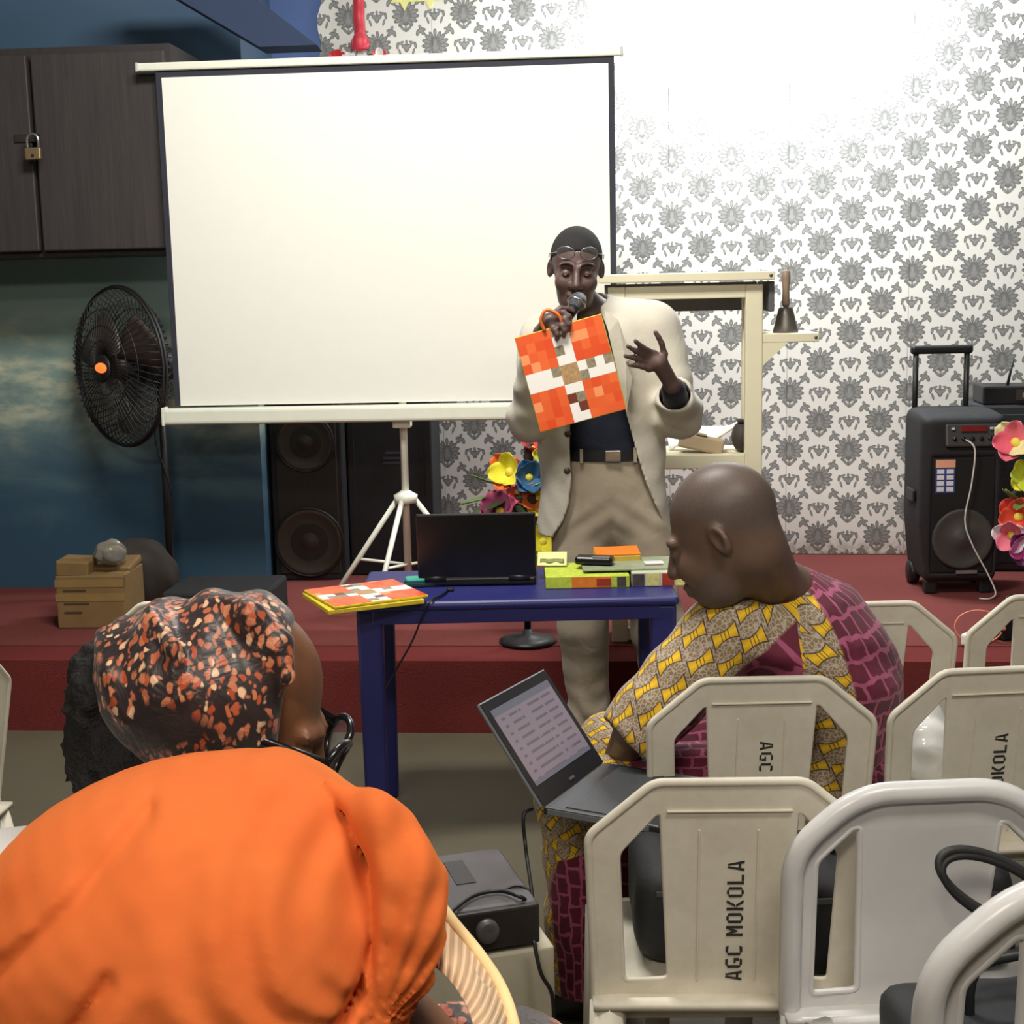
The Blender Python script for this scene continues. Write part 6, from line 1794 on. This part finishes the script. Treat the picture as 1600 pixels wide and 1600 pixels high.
def wrapf(P):
    q = P - wc
    d = sd_ell(q, (0, 0, 0), (0.104, 0.100, 0.084), rotm(0, 12, 0))
    d = smin(d, sd_ell(q, (0.03, 0, -0.03), (0.088, 0.098, 0.085)), 0.03)
    d = smin(d, sd_ell((P - hc3) @ M3 / S3, (0, 0.018, 0.035), (0.083, 0.104, 0.096)) * S3, 0.012)
    d = d + 0.0035 * np.sin(q[:, 0] * 120 + 30 * q[:, 2]) * np.clip(0.5 + 6 * q[:, 2], 0.2, 1) + 0.002 * vnoise(q, 45, 51)
    d = smax(d, (q @ unit((1, 0.1, -0.18))) - 0.090, 0.008)
    d = smax(d, (q @ unit((-1, 0, -0.34))) - 0.086, 0.006)
    d = smin(d, limb(P, [W(352, 944, Y3 - 0.03), W(395, 958, Y3 - 0.055), W(440, 1003, Y3 - 0.06), W(452, 1060, Y3 - 0.075)], [0.006, 0.009, 0.009, 0.006], 0.01), 0.03)
    d = smin(d, limb(P, [W(156, 992, Y3 - 0.02), W(172, 1050, Y3 - 0.07), W(200, 1120, Y3 - 0.085)], [0.005, 0.006, 0.005], 0.01), 0.014)
    d = smin(d, limb(P, [W(235, 955, Y3 - 0.04), W(270, 1010, Y3 - 0.09), W(278, 1090, Y3 - 0.10)], [0.005, 0.006, 0.004], 0.01), 0.016)
    return smax(d, -(head_sdf(P, hc3, M3, S3) + 0.004), 0.004)
flesh('headwrap', wrapf, (wc[0] - 0.15, wc[1] - 0.14, wc[2] - 0.14), (wc[0] + 0.15, wc[1] + 0.14, wc[2] + 0.12), 0.0034, floral, w3, 2)
def hair3(P):
    d = sd_ell(P, W(178, 1090, Y3 + 0.01), (0.045, 0.07, 0.062)); d = smin(d, sd_ell(P, W(192, 1160, Y3), (0.05, 0.07, 0.05)), 0.02)
    d = smin(d, sd_ell(P, W(172, 1195, Y3), (0.035, 0.05, 0.04)), 0.02); d = smin(d, sd_ell(P, W(222, 1195, Y3), (0.06, 0.07, 0.06)), 0.02)
    return d + 0.006 * vnoise(P, 75, 61) + 0.003 * vnoise(P, 180, 62)
c_ = W(175, 1140, Y3)
flesh('hair', hair3, c_ - A3(0.12, 0.12, 0.14), c_ + A3(0.14, 0.12, 0.12), 0.0045, pm('black_curls', C(22, 20, 20), 0.8, var=0.4, scale=120, bmp=1.0, bscale=200), w3, 0)
g3 = thing('eyeglasses', 'thick black framed glasses on the person in dark headwrap', 'glasses', tuple(W(525, 1140, Y3)))
gm = pm('acetate_black', C(24, 20, 20), 0.25)
fwd3 = -M3[:, 1]
def g3p(x_, y_, z_): return hc3 + M3 @ (A3(x_, y_, z_) * S3)
for sx in (-1, 1):
    rim = [g3p(sx * 0.038 + 0.032 * math.cos(a), -0.124 + 0.35 * max(0, sx * (sx * 0.038 + 0.032 * math.cos(a)) - 0.02) , 0.004 + 0.027 * math.sin(a)) for a in np.linspace(0, 2 * PI, 29)[:-1]]
    MB().tube(rim, 0.0042, 8, closed=True).build('rim', gm, g3, True)
    m_ = MB(); cpt = np.mean(rim, axis=0); m_._add([tuple(cpt)] + [tuple(q_) for q_ in rim], [[0, k + 1, (k + 1) % 28 + 1] for k in range(28)], True)
    m_.build('lens', pm('spectacle_lens', C(220, 225, 228), 0.05, alpha=0.22), g3, True)
    MB().tube([g3p(sx * 0.070, -0.108, 0.012), g3p(sx * 0.084, -0.06, 0.014), g3p(sx * 0.088, 0.0, 0.012), g3p(sx * 0.084, 0.03, 0.0)], [0.0064, 0.0056, 0.0046, 0.004], 8).build('temple', gm, g3, True)
MB().tube([g3p(-0.008, -0.124, 0.008), g3p(0, -0.127, 0.012), g3p(0.008, -0.124, 0.008)], 0.003, 8).build('bridge', gm, g3, True)

# ------------------------------------------------------------------ woman in the orange headscarf
Y4 = 0.92
w4 = thing('person', 'person in a big orange headscarf seen from behind in the foreground', 'person', (-0.17, Y4, 0))
hc4 = W(400, 1480, Y4 + 0.01); M4 = axes((-0.25, 0.80, -0.55), (-0.10, 0.50, 0.86)); S4 = 1.0
nk4 = W(560, 1665, Y4 - 0.02); pv4 = A3(nk4[0] - 0.0, Y4 - 0.14, 0.52)
sC, sD = A3(nk4[0] - 0.16, Y4, nk4[2] - 0.055), A3(nk4[0] + 0.095, Y4 - 0.01, nk4[2] - 0.035)
flesh('body', seated_body(hc4, M4, S4, nk4, pv4, sC, sD), (-0.52, 0.62, 0.40), (0.26, 1.46, 1.30), 0.006, skin3, w4, 2)
flesh('dress', dress(nk4, pv4, sC, sD, 0.002, 71), (-0.60, 0.62, 0.02), (0.32, 1.60, 1.10), 0.0105, m_floral('copper_floral_dress', C(40, 26, 24), C(176, 80, 50), C(206, 136, 110), 75, 0.40), w4, 2)
for k in (-1, 1):
    a = pv4 + A3(k * 0.11, 0.44, 0)
    MB().box((a[0], a[1] + 0.05, 0.035), (0.085, 0.23, 0.07), bev=0.03, seg=3).build('shoe', pm('shoe_leather', C(30, 28, 28), 0.35), w4, True)
cA, cB = W(372, 1470, Y4), W(150, 1500, Y4)
KN = W(590, 1600, Y4 - 0.08)
CREASES = [([W(a, b_, Y4 - 0.07) for a, b_ in pth], dep, wd) for pth, dep, wd in (
    ([(545, 1198), (590, 1290), (606, 1370), (602, 1440), (584, 1500), (540, 1565)], 0.013, 0.0048),
    ([(218, 1290), (150, 1370), (60, 1455), (-30, 1520)], 0.006, 0.007),
    ([(205, 1470), (160, 1540), (130, 1640)], 0.007, 0.006),
    ([(120, 1380), (60, 1430), (-20, 1490)], -0.004, 0.010),
    ([(250, 1480), (190, 1560), (170, 1640)], -0.004, 0.010),
    ([(470, 1560), (430, 1640)], 0.005, 0.006),
    ([(640, 1360), (650, 1420), (640, 1480)], 0.003, 0.003))]
def scarff(P):
    qa = P - cA; qa[:, 0] = np.where(qa[:, 0] < 0, qa[:, 0] * (0.136 / 0.186), qa[:, 0] * (0.136 / 0.124))
    d = sd_ell(qa, (0, 0, 0), (0.136, 0.142, 0.131)) * 0.92
    # drapery: folds fan out from the knot at the nape
    r_ = P - KN; a = np.arctan2(r_[:, 2], -r_[:, 0]); R_ = np.linalg.norm(r_, axis=1)
    fade = np.exp(-((R_ - 0.10) / 0.09) ** 2)
    d = d + fade * 0.0020 * np.sin(a * 15 + 6 * np.sin(R_ * 24))
    q = P - cB
    d = d + 0.0055 * np.sin((q[:, 0] * 0.75 - q[:, 2] * 0.66) * 95 + 2.0 * np.sin(q[:, 2] * 30)) * np.clip(0.7 - 7 * np.linalg.norm(q - A3(-0.03, -0.08, 0.0), axis=1), 0, 1)
    # one soft edge of the upper layer
    X_ = (P - cA) @ unit((1, 0, 0.28))
    d = d - 0.0022 * np.clip((X_ - 0.045) / 0.012, 0, 1)
    # creases, measured along the cloth in the plane facing the hall
    for path, dep, wd in CREASES:
        best = np.full(len(P), 9.0)
        for a_, b_ in zip(path[:-1], path[1:]):
            ab = (b_ - a_)[[0, 2]]; ap = P[:, [0, 2]] - a_[[0, 2]]
            t_ = np.clip(ap @ ab / (ab @ ab), 0, 1)
            best = np.minimum(best, np.linalg.norm(ap - t_[:, None] * ab, axis=1))
        d = d + dep * np.exp(-(best / wd) ** 2) * (P[:, 1] < Y4 + 0.03)
    # rolled tail on the right side
    tail = limb(P, [W(520, 1225, Y4 - 0.01), W(595, 1288, Y4 - 0.045), W(640, 1370, Y4 - 0.06), W(642, 1440, Y4 - 0.066), W(622, 1510, Y4 - 0.068), W(585, 1580, Y4 - 0.07), W(545, 1660, Y4 - 0.07)], [0.005, 0.018, 0.021, 0.0215, 0.021, 0.020, 0.021], 0.012)
    tail = tail + 0.0020 * np.sin(a * 26 + 40 * r_[:, 1])
    d = smin(d, tail, 0.0032)
    return d + 0.0006 * vnoise(P, 110, 81)
def orange_mat():
    m, nt, b = new_mat('orange_jersey')
    x, y, z, v = xyz(nt)
    n = noise_tex(nt, v, 16, 4); n2 = noise_tex(nt, v, 900, 2)
    c = mix(nt, n.outputs[0], C(212, 98, 46), C(228, 120, 60))
    nt.links.new(c, b.inputs['Base Color'])
    b.inputs['Roughness'].default_value = 0.9; b.inputs['Sheen Weight'].default_value = 0.35; b.inputs['Sheen Roughness'].default_value = 0.4
    b.inputs['Sheen Tint'].default_value = C(255, 170, 90); b.inputs['Specular IOR Level'].default_value = 0.15
    b.inputs['Subsurface Weight'].default_value = 0.0
    bump(nt, b, n2.outputs[0], 0.10, 0.0010)
    return m
flesh('headscarf', scarff, (-0.46, 0.70, 1.00), (0.02, 1.10, 1.30), 0.0028, orange_mat(), w4, 2)
# ribbed cream shawl collar over the right shoulder
def rib_mat():
    m, nt, b = new_mat('ribbed_cream_knit')
    u = attr(nt, 'rib')
    s_ = (u * 1.0).fract()
    n = noise_tex(nt, xyz(nt)[3], 60, 3)
    c = mix(nt, (s_ - 0.5).abs().step(0.30, 0.10), C(186, 152, 116), C(222, 192, 156))
    nt.links.new(c, b.inputs['Base Color']); b.inputs['Roughness'].default_value = 0.85; b.inputs['Sheen Weight'].default_value = 0.2
    bump(nt, b, (s_ - 0.5).abs(), 0.6, 0.004)
    return m
outer_e = [(655, 1370), (698, 1432), (745, 1490), (780, 1545), (800, 1610), (808, 1680)]
inner_e = [(640, 1470), (662, 1495), (700, 1530), (728, 1572), (744, 1625), (750, 1690)]
NO, NV = 48, 24
po = bez([PY(a, b_, Y4 + 0.01 - 0.03 * min(i, 4)) for i, (a, b_) in enumerate(outer_e)], NO - 1); pi_ = bez([PY(a, b_, Y4 - 0.02 - 0.03 * min(i, 4)) for i, (a, b_) in enumerate(inner_e)], NO - 1)
NO = min(len(po), len(pi_)); V_ = []; A_ = []
for i in range(NO):
    for j in range(NV + 1):
        f_ = j / NV; p = po[i].lerp(pi_[i], f_)
        p = p + Vector((0, -0.014 * math.sin(PI * f_), 0.004 * math.sin(PI * f_)))
        V_.append(tuple(p)); A_.append(i * 0.42 - f_ * 3.2 + 0.0)
nV = len(V_)
V_ += [(a, b_ + 0.006, c__) for a, b_, c__ in V_]; A_ += A_
q_ = [[i * (NV + 1) + j, (i + 1) * (NV + 1) + j, (i + 1) * (NV + 1) + j + 1, i * (NV + 1) + j + 1] for i in range(NO - 1) for j in range(NV)]
q_ += [[k + nV for k in reversed(f_)] for f_ in q_]
for j in range(NV): q_.append([j, j + 1, j + 1 + nV, j + nV])
for i in range(NO - 1):
    a = i * (NV + 1); b_ = (i + 1) * (NV + 1); q_.append([b_, a, a + nV, b_ + nV]); q_.append([a + NV, b_ + NV, b_ + NV + nV, a + NV + nV])
me = mesh_np('shawl_collar', V_, q_); set_attr(me, 'rib', A_)
obj('shawl_collar', me, rib_mat(), w4, True)
MB().tube([p + Vector((0.002, -0.002, 0)) for p in po], 0.0042, 8).build('collar_edge', pm('cream_edge', C(236, 206, 150), 0.8), w4, True)
# chairs that carry the two women (below the picture)
for wx, wy, lab in ((pv3[0], pv3[1], 'white plastic chair under the person in the dark headwrap'), (pv4[0], pv4[1], 'white plastic chair under the person in the orange headscarf')):
    o = copy_tree(base_old); o.location = (wx, wy - 0.19, 0); o.rotation_euler = (0, 0, 0)
    tag(o, lab, 'chair', 'white plastic chairs of the audience')
